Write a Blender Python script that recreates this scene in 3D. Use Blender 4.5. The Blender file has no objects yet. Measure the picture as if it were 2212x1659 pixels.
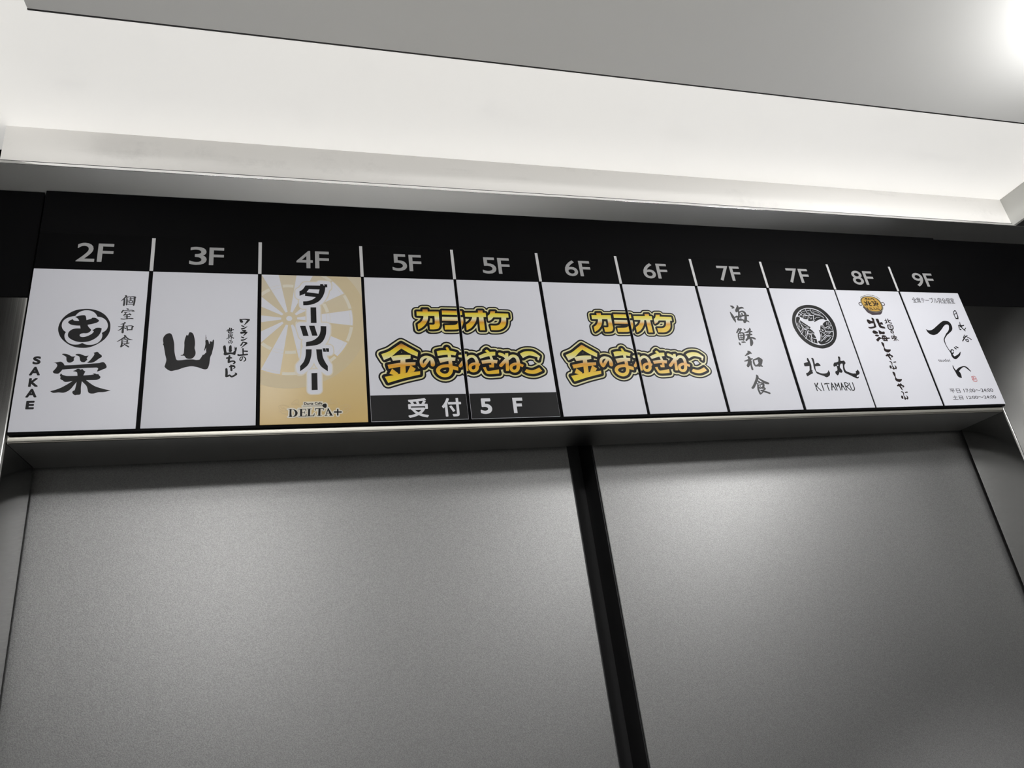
import bpy, bmesh, math
import numpy as np
from mathutils import Vector, Matrix
from mathutils.geometry import tessellate_polygon, delaunay_2d_cdt

scene = bpy.context.scene
COL = scene.collection
Z0 = 2.24            # height of the top edge of the white name plates above the car floor

# ------------------------------------------------------------------ camera
cd = bpy.data.cameras.new('camera')
cam = bpy.data.objects.new('camera', cd)
COL.objects.link(cam)
cd.sensor_fit = 'HORIZONTAL'
cd.sensor_width = 36.0
cd.lens = 1536.36 / 2212 * 36.0
cd.clip_start = 0.01
RW = ((0.96066551, -0.24714911, -0.12664558),
      (-0.01415927, 0.41185451, -0.9111396),
      (0.27734689, 0.8770936, 0.39215497))     # rows: image right, image down, view direction
right, down, fwd = (Vector(r) for r in RW)
m = Matrix((right, -down, -fwd)).transposed().to_4x4()
m.translation = Vector((-0.25569, -0.54415, Z0 - 0.34867))
cam.matrix_world = m
scene.camera = cam

# ------------------------------------------------------------------ world, exposure
w = bpy.data.worlds.new('world')
scene.world = w
w.use_nodes = True
w.node_tree.nodes['Background'].inputs[0].default_value = (0.0, 0.0, 0.0, 1)
w.node_tree.nodes['Background'].inputs[1].default_value = 0.0
vs = scene.view_settings
vs.view_transform = 'Standard'
vs.look = 'None'
vs.gamma = 1.0
vs.use_curve_mapping = False
vs.exposure = 0.0
cy = scene.cycles
cy.use_denoising = True
cy.max_bounces = 10
cy.diffuse_bounces = 6
cy.glossy_bounces = 6
cy.sample_clamp_indirect = 4.0
cy.caustics_reflective = True
cy.blur_glossy = 0.5

# ------------------------------------------------------------------ lamps of the car ceiling (the fixtures are built with the ceiling panel)
# (x, y, beam factor, lens factor, lens radius, lens underside relative to Z0)
LAMPS = [(0.385, -0.335, 0.8, 0.52, 0.038, 0.042), (-0.37, -0.42, 0.8, 0.12, 0.035, 0.060), (0.36, -0.63, 1.0, 0.66, 0.040, 0.066), (-0.42, -0.63, 1.0, 1.0, 0.040, 0.066)]
DOWN_W = 12.5         # watts of each downward beam
GLOW = 106.0          # radiance of the frosted lenses
TRAY_GLOW = 0.44     # radiance of the backlit white ceiling sheet
for x, y, k, g, lr, lz in LAMPS:
    ld = bpy.data.lights.new('downlight_beam', 'AREA')
    ld.shape = 'DISK'
    ld.size = 0.06
    ld.spread = math.radians(84)
    ld.energy = DOWN_W * k
    ld.color = (1.0, 0.992, 0.978)
    lo = bpy.data.objects.new('downlight_beam', ld)
    COL.objects.link(lo)
    lo.location = (x, y, Z0 + lz - 0.004)

# ------------------------------------------------------------------ materials
def mat(name, col, rough=0.5, metal=0.0, spec=0.5):
    mt = bpy.data.materials.new(name)
    mt.use_nodes = True
    b = mt.node_tree.nodes['Principled BSDF']
    b.inputs['Base Color'].default_value = (*col, 1)
    b.inputs['Roughness'].default_value = rough
    b.inputs['Metallic'].default_value = metal
    b.inputs['Specular IOR Level'].default_value = spec
    return mt

def nodes(mt):
    return mt.node_tree.nodes, mt.node_tree.links, mt.node_tree.nodes['Principled BSDF']

def brushed(name, col, rough, scale, amount=0.06, bump=0.02, aniso=0.0, tangent=(1, 0, 0)):
    """metal with fine grain stretched along one axis"""
    mt = mat(name, col, rough, 1.0)
    n, l, b = nodes(mt)
    tc = n.new('ShaderNodeTexCoord')
    mp = n.new('ShaderNodeMapping'); mp.inputs['Scale'].default_value = scale
    nz = n.new('ShaderNodeTexNoise'); nz.inputs['Scale'].default_value = 1.0; nz.inputs['Detail'].default_value = 4
    l.new(tc.outputs['Object'], mp.inputs[0]); l.new(mp.outputs[0], nz.inputs[0])
    mr = n.new('ShaderNodeMapRange')
    mr.inputs['To Min'].default_value = rough - amount; mr.inputs['To Max'].default_value = rough + amount
    l.new(nz.outputs['Fac'], mr.inputs[0]); l.new(mr.outputs[0], b.inputs['Roughness'])
    bp = n.new('ShaderNodeBump'); bp.inputs['Strength'].default_value = bump; bp.inputs['Distance'].default_value = 0.001
    l.new(nz.outputs['Fac'], bp.inputs['Height']); l.new(bp.outputs[0], b.inputs['Normal'])
    if aniso:                                             # reflections smear across the grain
        tg = n.new('ShaderNodeCombineXYZ')
        for i in range(3): tg.inputs[i].default_value = tangent[i]
        b.inputs['Anisotropic'].default_value = aniso
        l.new(tg.outputs[0], b.inputs['Tangent'])
    return mt

STEEL = brushed('brushed_steel', (0.30, 0.30, 0.295), 0.17, (900, 900, 6), 0.03, 0.02, 0.5, (0.707, 0.707, 0))
STEEL_BAR = brushed('brushed_steel_bar', (0.34, 0.34, 0.335), 0.40, (6, 900, 900), 0.04, 0.02, 0.9, (1, 0, 0))
NOSE = brushed('warm_steel_nose', (0.36, 0.348, 0.315), 0.42, (6, 900, 900), 0.04, 0.02, 0.9, (1, 0, 0))
CHROME = mat('polished_edge', (0.93, 0.93, 0.93), 0.12, 1.0)
STEEL_H = brushed('brushed_steel_across', (0.80, 0.80, 0.79), 0.42, (6, 900, 900), 0.05, 0.02, 0.9, (0, 1, 0))
STEEL_WALL = brushed('car_wall_steel', (0.16, 0.16, 0.158), 0.32, (700, 700, 5))

def door_metal():
    mt = mat('beaded_door_steel', (0.33, 0.33, 0.33), 0.53, 1.0)
    n, l, b = nodes(mt)
    tc = n.new('ShaderNodeTexCoord')
    nz = n.new('ShaderNodeTexNoise'); nz.inputs['Scale'].default_value = 1500; nz.inputs['Detail'].default_value = 2
    l.new(tc.outputs['Object'], nz.inputs[0])
    cr = n.new('ShaderNodeMapRange'); cr.inputs['From Min'].default_value = 0.3; cr.inputs['From Max'].default_value = 0.7
    cr.inputs['To Min'].default_value = 0.30; cr.inputs['To Max'].default_value = 0.42
    l.new(nz.outputs['Fac'], cr.inputs[0])
    cb = n.new('ShaderNodeCombineColor')
    for i in range(3): l.new(cr.outputs[0], cb.inputs[i])
    l.new(cb.outputs[0], b.inputs['Base Color'])
    bp = n.new('ShaderNodeBump'); bp.inputs['Strength'].default_value = 0.12; bp.inputs['Distance'].default_value = 0.0006
    l.new(nz.outputs['Fac'], bp.inputs['Height']); l.new(bp.outputs[0], b.inputs['Normal'])
    return mt
DOOR = door_metal()

def scuffed_white(name, col, rough):
    """painted sheet with faint grey scuffs"""
    mt = mat(name, col, rough)
    n, l, b = nodes(mt)
    tc = n.new('ShaderNodeTexCoord')
    mp = n.new('ShaderNodeMapping'); mp.inputs['Scale'].default_value = (9, 60, 60); mp.inputs['Rotation'].default_value = (0, 0.05, 0.3)
    a = n.new('ShaderNodeTexNoise'); a.inputs['Scale'].default_value = 1.0; a.inputs['Detail'].default_value = 6
    c = n.new('ShaderNodeTexNoise'); c.inputs['Scale'].default_value = 26; c.inputs['Detail'].default_value = 8; c.inputs['Roughness'].default_value = 0.7
    l.new(tc.outputs['Object'], mp.inputs[0]); l.new(mp.outputs[0], a.inputs[0]); l.new(tc.outputs['Object'], c.inputs[0])
    r1 = n.new('ShaderNodeMapRange'); r1.inputs['From Min'].default_value = 0.50; r1.inputs['From Max'].default_value = 0.80
    r2 = n.new('ShaderNodeMapRange'); r2.inputs['From Min'].default_value = 0.50; r2.inputs['From Max'].default_value = 0.72
    l.new(a.outputs['Fac'], r1.inputs[0]); l.new(c.outputs['Fac'], r2.inputs[0])
    mul = n.new('ShaderNodeMath'); mul.operation = 'MULTIPLY'
    l.new(r1.outputs[0], mul.inputs[0]); l.new(r2.outputs[0], mul.inputs[1])
    mx = n.new('ShaderNodeMix'); mx.data_type = 'RGBA'
    mx.inputs[6].default_value = (*col, 1); mx.inputs[7].default_value = (col[0]*.45, col[1]*.45, col[2]*.46, 1)
    sc = n.new('ShaderNodeMath'); sc.operation = 'MULTIPLY'; sc.inputs[1].default_value = 0.8
    l.new(mul.outputs[0], sc.inputs[0]); l.new(sc.outputs[0], mx.inputs[0]); l.new(mx.outputs[2], b.inputs['Base Color'])
    return mt
WHITE = scuffed_white('white_painted_sheet', (0.80, 0.785, 0.76), 0.45)
GREYW = mat('pale_grey_sheet', (0.50, 0.50, 0.48), 0.5)

def satin_panel():
    mt = mat('satin_grey_panel', (0.78, 0.78, 0.765), 0.58, 0.0)
    n, l, b = nodes(mt)
    tc = n.new('ShaderNodeTexCoord')
    nz = n.new('ShaderNodeTexNoise'); nz.inputs['Scale'].default_value = 700
    l.new(tc.outputs['Object'], nz.inputs[0])
    bp = n.new('ShaderNodeBump'); bp.inputs['Strength'].default_value = 0.05; bp.inputs['Distance'].default_value = 0.0005
    l.new(nz.outputs['Fac'], bp.inputs['Height']); l.new(bp.outputs[0], b.inputs['Normal'])
    return mt
PANEL = satin_panel()
def glowing_sheet(k):
    mt = WHITE.copy(); mt.name = 'glowing_white_sheet'
    b = mt.node_tree.nodes['Principled BSDF']
    b.inputs['Emission Color'].default_value = (1.0, 0.985, 0.955, 1)
    b.inputs['Emission Strength'].default_value = TRAY_GLOW * k
    return mt
DIFFUSER = glowing_sheet(1.0)
RIM_GLOW = glowing_sheet(0.19)  # slight glow added to brighten the white rim
FLOOR = mat('pale_stone_floor', (0.66, 0.655, 0.64), 0.5)
DARK = mat('dark_steel', (0.05, 0.05, 0.05), 0.5, 0.3)
GROOVE = mat('dark_groove_strip', (0.045, 0.045, 0.047), 0.4)
RUBBER = mat('black_rubber', (0.012, 0.012, 0.013), 0.55)
BOARD = mat('black_board', (0.002, 0.002, 0.0024), 0.6, spec=0.05)
PLATE = mat('white_plate', (0.685, 0.692, 0.755), 0.42, spec=0.25)
INK = mat('black_ink', (0.006, 0.006, 0.007), 0.45, spec=0.16)
INK_BROWN = mat('brown_black_ink', (0.014, 0.008, 0.008), 0.45, spec=0.16)
INK_SOFT = mat('soft_grey_ink', (0.035, 0.035, 0.038), 0.45, spec=0.2)
DIGIT = mat('shaded_white_print', (0.34, 0.34, 0.345), 0.4)  # grey stands for the lip's shade on white floor numbers
LINE = mat('white_divider_print', (0.60, 0.60, 0.61), 0.4)
WHITE_INK = mat('white_ink', (0.74, 0.745, 0.79), 0.4)
RED_INK = mat('red_seal_ink', (0.42, 0.045, 0.04), 0.4)
TAN_DARK = mat('deeper_tan_print', (0.59, 0.49, 0.31), 0.4)
CREAM = mat('cream_print', (0.68, 0.64, 0.54), 0.4)
HALO = mat('pale_halo_print', (0.67, 0.61, 0.50), 0.4)
SCROLL = mat('pale_scroll_print', (0.60, 0.45, 0.22), 0.4)
SOUP = mat('golden_print', (0.50, 0.30, 0.05), 0.4)
POT_GREY = mat('grey_rim_print', (0.20, 0.19, 0.15), 0.4)
POT_DARK = mat('plum_print', (0.035, 0.022, 0.032), 0.4)

def ramp_mat(name, axis, lo, hi, stops):
    """printed colour gradient along a world axis of the board (mm, relative to Z0 for z)"""
    mt = mat(name, (1, 1, 1), 0.38)
    n, l, b = nodes(mt)
    tc = n.new('ShaderNodeTexCoord')
    sp = n.new('ShaderNodeSeparateXYZ'); l.new(tc.outputs['Object'], sp.inputs[0])
    mr = n.new('ShaderNodeMapRange'); mr.inputs['From Min'].default_value = lo; mr.inputs['From Max'].default_value = hi
    l.new(sp.outputs[axis], mr.inputs[0])
    cr = n.new('ShaderNodeValToRGB')
    while len(cr.color_ramp.elements) < len(stops): cr.color_ramp.elements.new(0.5)
    for e, (p, c) in zip(cr.color_ramp.elements, stops):
        e.position = p; e.color = (*c, 1)
    l.new(mr.outputs[0], cr.inputs[0]); l.new(cr.outputs[0], b.inputs['Base Color'])
    return mt
BROWN = (0.22, 0.09, 0.03); YEL = (0.78, 0.64, 0.03); PALE = (0.78, 0.75, 0.48); ORG = (0.68, 0.31, 0.02); GLD = (0.80, 0.52, 0.025)
GOLD_TOP = ramp_mat('gold_gradient_upper', 2, -0.0521, -0.0316,
    [(0.0, GLD), (0.22, GLD), (0.38, ORG), (0.55, PALE), (0.66, (0.78, 0.70, 0.16)), (0.80, YEL), (0.90, ORG), (1.0, BROWN)])
GOLD_LOW = ramp_mat('gold_gradient_lower', 2, -0.1027, -0.0657,
    [(0.0, YEL), (0.18, GLD), (0.44, ORG), (0.60, PALE), (0.68, (0.78, 0.70, 0.2)), (0.80, YEL), (0.93, ORG), (1.0, BROWN)])
PALE_GOLD = ramp_mat('pale_gold_edge', 0, -0.21, 0.13,
    [(0.0, (0.74, 0.70, 0.40)), (0.12, (0.60, 0.55, 0.22)), (0.2, (0.78, 0.75, 0.46)), (0.33, (0.62, 0.57, 0.25)), (0.45, (0.76, 0.72, 0.42)),
     (0.55, (0.74, 0.70, 0.40)), (0.66, (0.60, 0.55, 0.22)), (0.76, (0.78, 0.75, 0.46)), (0.88, (0.62, 0.57, 0.25)), (1.0, (0.76, 0.72, 0.42))])
DART_BASE = ramp_mat('tan_gradient_print', 2, -0.137, 0.0,
    [(0.0, (0.60, 0.42, 0.16)), (0.25, (0.62, 0.47, 0.23)), (0.5, (0.63, 0.52, 0.32)), (0.8, (0.60, 0.52, 0.37)), (1.0, (0.60, 0.53, 0.40))])

def lamp_mat(g):
    mt = bpy.data.materials.new('frosted_lamp_lens')
    mt.use_nodes = True
    b = mt.node_tree.nodes['Principled BSDF']
    b.inputs['Base Color'].default_value = (0.9, 0.9, 0.88, 1)
    b.inputs['Emission Color'].default_value = (1.0, 0.992, 0.978, 1)
    b.inputs['Emission Strength'].default_value = GLOW * g
    return mt

# ------------------------------------------------------------------ helpers
def link(name, me, mats, parent=None, label=None, cat=None, group=None, kind=None, loc=None):
    o = bpy.data.objects.new(name, me)
    COL.objects.link(o)
    for mm in (mats if isinstance(mats, (list, tuple)) else [mats]):
        me.materials.append(mm)
    if parent: o.parent = parent
    if loc: o.location = loc
    if label: o['label'] = label
    if cat: o['category'] = cat
    if group: o['group'] = group
    if kind: o['kind'] = kind
    return o

def empty(name, loc, label, cat, group=None):
    o = bpy.data.objects.new(name, None)
    COL.objects.link(o)
    o.empty_display_size = 0.02
    o.location = loc
    o['label'] = label; o['category'] = cat
    if group: o['group'] = group
    return o

def boxes_mesh(name, boxes):
    """boxes: (x0,x1,y0,y1,z0,z1,bevel[,segments]); z relative to Z0 is already applied by the caller"""
    bm = bmesh.new()
    for bx in boxes:
        x0, x1, y0, y1, z0, z1, bev = bx[:7]
        r = bmesh.ops.create_cube(bm, size=1.0)
        vs_ = r['verts']
        for v in vs_:
            v.co = Vector((x0 if v.co.x < 0 else x1, y0 if v.co.y < 0 else y1, z0 if v.co.z < 0 else z1))
        if bev:
            es = list({e for v in vs_ for e in v.link_edges})
            bmesh.ops.bevel(bm, geom=es, offset=bev, segments=4, affect='EDGES', profile=0.5)
    me = bpy.data.meshes.new(name)
    bm.normal_update()
    bm.to_mesh(me); bm.free()
    if any(bx[6] for bx in boxes):
        for p in me.polygons: p.use_smooth = True
        me.set_sharp_from_angle(angle=math.radians(30))
    return me

# ---- flat print shapes: coordinates in mm on the board plane (x from the door centre, z from the plate tops)
def smooth(pts, n=6):
    out = []
    k = len(pts)
    for i in range(k):
        p1, p2 = pts[i], pts[(i + 1) % k]
        p0 = p1 if p1[2] else pts[i - 1]
        p3 = p2 if p2[2] else pts[(i + 2) % k]
        if p1[2] and p2[2]:
            out.append((p1[0], p1[1])); continue
        for j in range(n):
            t = j / n; t2 = t * t; t3 = t2 * t
            out.append(tuple(0.5 * (2*p1[a] + (p2[a]-p0[a])*t + (2*p0[a]-5*p1[a]+4*p2[a]-p3[a])*t2 + (3*p1[a]-p0[a]-3*p2[a]+p3[a])*t3) for a in (0, 1)))
    return out

def smooth_open(pts, n=3):
    k = len(pts)
    if k < 3: return pts
    out = []
    for i in range(k - 1):
        p1, p2 = pts[i], pts[i + 1]
        p0 = pts[i - 1] if i else p1
        p3 = pts[i + 2] if i + 2 < k else p2
        for j in range(n):
            t = j / n; t2 = t * t; t3 = t2 * t
            out.append(tuple(0.5 * (2*p1[a] + (p2[a]-p0[a])*t + (2*p0[a]-5*p1[a]+4*p2[a]-p3[a])*t2 + (3*p1[a]-p0[a]-3*p2[a]+p3[a])*t3) for a in (0, 1, 2)))
    out.append(pts[-1])
    return out

class Flat:
    """collects flat polygons (mm)"""
    def __init__(self): self.v = []; self.f = []
    def poly(self, outer, holes=()):
        loops = [[Vector((p[0], p[1], 0)) for p in lp] for lp in (outer, *holes)]
        tris = tessellate_polygon(loops)
        b = len(self.v)
        for lp in loops: self.v += [(p.x, p.y) for p in lp]
        self.f += [tuple(b + i for i in t) for t in tris]
        return self
    def disc(self, x, z, r, n=12):
        b = len(self.v)
        self.v += [(x + r*math.cos(2*math.pi*i/n), z + r*math.sin(2*math.pi*i/n)) for i in range(n)]
        self.f.append(tuple(range(b, b + n)))
    def quad(self, a, b, c, d):
        k = len(self.v); self.v += [a, b, c, d]; self.f.append((k, k+1, k+2, k+3))
    def rect(self, x0, x1, z0, z1):
        self.quad((x0, z0), (x1, z0), (x1, z1), (x0, z1)); return self
    def stroke(self, pts, n=12):
        """round-ended brush stroke: one convex piece per step"""
        if len(pts) == 1: self.disc(pts[0][0], pts[0][1], pts[0][2]/2, n)
        for (x, z, w_), (x2, z2, w2) in zip(pts, pts[1:]):
            a = math.atan2(z2 - z, x2 - x)
            L = math.hypot(x2 - x, z2 - z)
            if L < abs(w_ - w2) / 2 + 1e-5:
                big = (x, z, w_) if w_ > w2 else (x2, z2, w2)
                self.disc(big[0], big[1], big[2]/2, n); continue
            h = n // 2
            t = math.asin(max(-1, min(1, (w_ - w2) / 2 / L)))          # tangent lean of a tapering stroke
            k = len(self.v)
            lo, hi = -math.pi/2 + t, math.pi/2 - t
            self.v += [(x2 + w2/2*math.cos(a + lo + (hi-lo)*i/h), z2 + w2/2*math.sin(a + lo + (hi-lo)*i/h)) for i in range(h + 1)]
            lo, hi = math.pi/2 - t, 3*math.pi/2 + t
            self.v += [(x + w_/2*math.cos(a + lo + (hi-lo)*i/h), z + w_/2*math.sin(a + lo + (hi-lo)*i/h)) for i in range(h + 1)]
            self.f.append(tuple(range(k, k + 2*h + 2)))
        return self
    def arc(self, cx, cz, r0, r1, a0, a1, n=8):
        o = [(cx + r1*math.cos(a0 + (a1-a0)*i/n), cz + r1*math.sin(a0 + (a1-a0)*i/n)) for i in range(n + 1)]
        q = [(cx + r0*math.cos(a0 + (a1-a0)*i/n), cz + r0*math.sin(a0 + (a1-a0)*i/n)) for i in range(n + 1)]
        for i in range(n): self.quad(q[i], q[i+1], o[i+1], o[i])
    def clip(self, x0, x1, z0=-1e9, z1=1e9):
        g = Flat()
        for f in self.f:
            pl = [self.v[i] for i in f]
            if all(x0 <= p[0] <= x1 and z0 <= p[1] <= z1 for p in pl):
                k = len(g.v); g.v += pl; g.f.append(tuple(range(k, k + len(pl)))); continue
            for ax, lim, sgn in ((0, x0, 1), (0, x1, -1), (1, z0, 1), (1, z1, -1)):
                res = []
                for i in range(len(pl)):
                    a, b = pl[i], pl[(i + 1) % len(pl)]
                    da, db = sgn * (a[ax] - lim), sgn * (b[ax] - lim)
                    if da >= 0: res.append(a)
                    if (da >= 0) != (db >= 0):
                        t = da / (da - db)
                        res.append((a[0] + (b[0]-a[0])*t, a[1] + (b[1]-a[1])*t))
                pl = res
                if not pl: break
            if len(pl) >= 3:
                k = len(g.v); g.v += pl; g.f.append(tuple(range(k, k + len(pl))))
        return g
    def union(self):
        """merge overlapping convex pieces into one clean layer of triangles"""
        pieces = []
        for f in self.f:
            q = np.array([self.v[i] for i in f])
            n = np.roll(q, -1, 0)
            a = float((q[:, 0]*n[:, 1] - n[:, 0]*q[:, 1]).sum())
            if abs(a) > 1e-6: pieces.append(q if a > 0 else q[::-1])
        vs_, es = [], []
        for q in pieces:
            k = len(vs_); m_ = len(q)
            vs_ += [Vector((float(p[0]), float(p[1]))) for p in q]
            es += [(k + i, k + (i + 1) % m_) for i in range(m_)]
        r = delaunay_2d_cdt(vs_, es, [], 0, 1e-4, False)
        V = np.array([(p.x, p.y) for p in r[0]])
        T = np.array([t for t in r[2] if len(t) == 3])
        c = V[T].mean(1)
        order = np.argsort(c[:, 0]); T = T[order]; c = c[order]
        keep = np.zeros(len(T), bool)
        for q in pieces:
            lo, hi = q.min(0), q.max(0)
            i0, i1 = np.searchsorted(c[:, 0], (lo[0], hi[0]))
            cand = i0 + np.nonzero((~keep[i0:i1]) & (c[i0:i1, 1] >= lo[1]) & (c[i0:i1, 1] <= hi[1]))[0]
            if not len(cand): continue
            p = c[cand]; ins = np.ones(len(cand), bool)
            for i in range(len(q)):
                a_, b_ = q[i], q[(i + 1) % len(q)]
                ins &= (b_[0]-a_[0])*(p[:, 1]-a_[1]) - (b_[1]-a_[1])*(p[:, 0]-a_[0]) >= 0
            keep[cand[ins]] = True
        # boundary of the merged area, then one clean fill of it
        nxt = {}
        T = T[keep]
        ar = (V[T[:, 1], 0]-V[T[:, 0], 0])*(V[T[:, 2], 1]-V[T[:, 0], 1]) - (V[T[:, 1], 1]-V[T[:, 0], 1])*(V[T[:, 2], 0]-V[T[:, 0], 0])
        T[ar < 0] = T[ar < 0][:, ::-1]
        ed = {(int(t[i]), int(t[(i + 1) % 3])) for t in T for i in range(3)}
        for u, w_ in ed:
            if (w_, u) not in ed: nxt.setdefault(u, []).append(w_)
        loops = []
        while nxt:
            u = next(iter(nxt)); lp = [u]; cur = u
            while True:
                w_ = nxt[cur].pop()
                if not nxt[cur]: del nxt[cur]
                if w_ == u: break
                lp.append(w_); cur = w_
                if cur not in nxt: break
            P = [(float(V[i, 0]), float(V[i, 1])) for i in lp]
            out = []
            for i, p in enumerate(P):                     # drop points that lie on a straight run
                a_ = out[-1] if out else P[-1]; b_ = P[(i + 1) % len(P)]
                L = math.hypot(b_[0]-a_[0], b_[1]-a_[1])
                if L < 1e-6 or abs((b_[0]-a_[0])*(p[1]-a_[1]) - (b_[1]-a_[1])*(p[0]-a_[0])) / L > 0.006: out.append(p)
            if len(out) >= 3:
                A = sum(out[i][0]*out[(i+1) % len(out)][1] - out[(i+1) % len(out)][0]*out[i][1] for i in range(len(out))) / 2
                if abs(A) > 0.002: loops.append((A, out))
        def inside(p, lp):
            c_ = False
            for i in range(len(lp)):
                (xa, ya), (xb, yb) = lp[i], lp[i-1]
                if (ya > p[1]) != (yb > p[1]) and p[0] < (xb-xa)*(p[1]-ya)/(yb-ya) + xa: c_ = not c_
            return c_
        outers = sorted((l for l in loops if l[0] > 0), key=lambda l: l[0])
        holes = [[] for _ in outers]
        for A, lp in loops:
            if A < 0:
                q = ((lp[0][0]+lp[1][0])/2, (lp[0][1]+lp[1][1])/2)
                for k, (B, o) in enumerate(outers):
                    if B > -A and inside(q, o): holes[k].append(lp); break
        g = Flat()
        for (A, o), hs in zip(outers, holes): g.poly(o, hs)
        return g
    def shift(self, dx, dz):
        g = Flat(); g.v = [(a + dx, b + dz) for a, b in self.v]; g.f = list(self.f); return g
    def add(self, other):
        k = len(self.v); self.v += other.v; self.f += [tuple(i + k for i in f) for f in other.f]; return self
    def build(self, name, material, parent, layer, ox=0.0, label=None):
        """link as one mesh whose origin is the parent's; layer = print height above the plate face"""
        if not self.f: return None
        me = bpy.data.meshes.new(name)
        y = -0.00003 * layer
        vv, ff = [], []
        for f in self.f:                                  # every face towards the viewer (-y)
            a = 0
            for i in range(len(f)):
                p, q = self.v[f[i]], self.v[f[(i+1) % len(f)]]
                a += p[0]*q[1] - q[0]*p[1]
            if abs(a) > 1e-7: ff.append(f if a > 0 else tuple(reversed(f)))
        me.from_pydata([(a/1000 - ox, y, b/1000) for a, b in self.v], [], ff)
        me.update()
        return link(name, me, material, parent, label)

def outlines(name):
    """all strokes and outlines of a traced shape as closed point loops / stroke lists"""
    polys, strokes = [], []
    for op in ART[name].split('|'):
        kind, body = op.split(' ', 1)
        if kind == 'p':
            lps = []
            for lp in body.split('/'):
                pts = []
                for a in lp.split():
                    c = a.endswith('c'); x, z = a.rstrip('c').split(',')
                    pts.append((float(x), float(z), c))
                lps.append(smooth(pts))
            polys.append(lps)
        else:
            strokes.append(smooth_open([tuple(float(v) for v in a.split(',')) for a in body.split()]))
    return polys, strokes

def art(name):
    f = Flat()
    ps, ss = outlines(name)
    for lps in ps: f.poly(lps[0], lps[1:])
    for s in ss: f.stroke(s)
    return f.union()

def grown(name, r):
    """the traced shape grown outwards by r mm with round corners"""
    step = min(1.5, 0.35 + 0.25*r)
    f = Flat()
    ps, ss = outlines(name)
    for lps in ps:
        f.poly(lps[0], lps[1:])
        for lp in lps:
            prev = None; q = []
            for p in lp:
                if prev is None or math.hypot(p[0]-prev[0], p[1]-prev[1]) > step: q.append(p); prev = p
            f.stroke([(x, z, 2*r) for x, z in q + q[:1]], 16)
    for s in ss: f.stroke([(x, z, w_ + 2*r) for x, z, w_ in s], 16)
    return f.union()

_fc = bpy.data.curves.new('lettering_source', 'FONT')
_fo = bpy.data.objects.new('lettering_source', _fc)
COL.objects.link(_fo)
def text(body, x0, x1, z0, z1, bold=0.0, shear=0.0):
    """lettering fitted into a box (mm), strokes thickened by bold mm on each side"""
    _fc.body = body; _fc.shear = shear; _fc.resolution_u = 4
    _fo.update_tag(); bpy.context.view_layer.update()
    dg = bpy.context.evaluated_depsgraph_get()
    ev = _fo.evaluated_get(dg)
    me = ev.to_mesh()
    f = Flat()
    x0 += bold; x1 -= bold; z0 += bold; z1 -= bold
    co = [(v.co.x, v.co.y) for v in me.vertices]
    ax, bx_ = min(c[0] for c in co), max(c[0] for c in co)
    ay, by = min(c[1] for c in co), max(c[1] for c in co)
    f.v = [(x0 + (x1-x0)*(a-ax)/(bx_-ax), z0 + (z1-z0)*(b-ay)/(by-ay)) for a, b in co]
    f.f = [tuple(p.vertices) for p in me.polygons]
    ev.to_mesh_clear()
    if bold:
        cnt = {}
        for t in f.f:
            for i in range(len(t)):
                k = tuple(sorted((t[i], t[(i+1) % len(t)]))); cnt[k] = cnt.get(k, 0) + 1
        g = Flat(); g.v = list(f.v); g.f = list(f.f)
        for (i, j), n in cnt.items():
            if n == 1: g.stroke([(*f.v[i], 2*bold), (*f.v[j], 2*bold)], 8)
        f = g.union()
    return f

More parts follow.
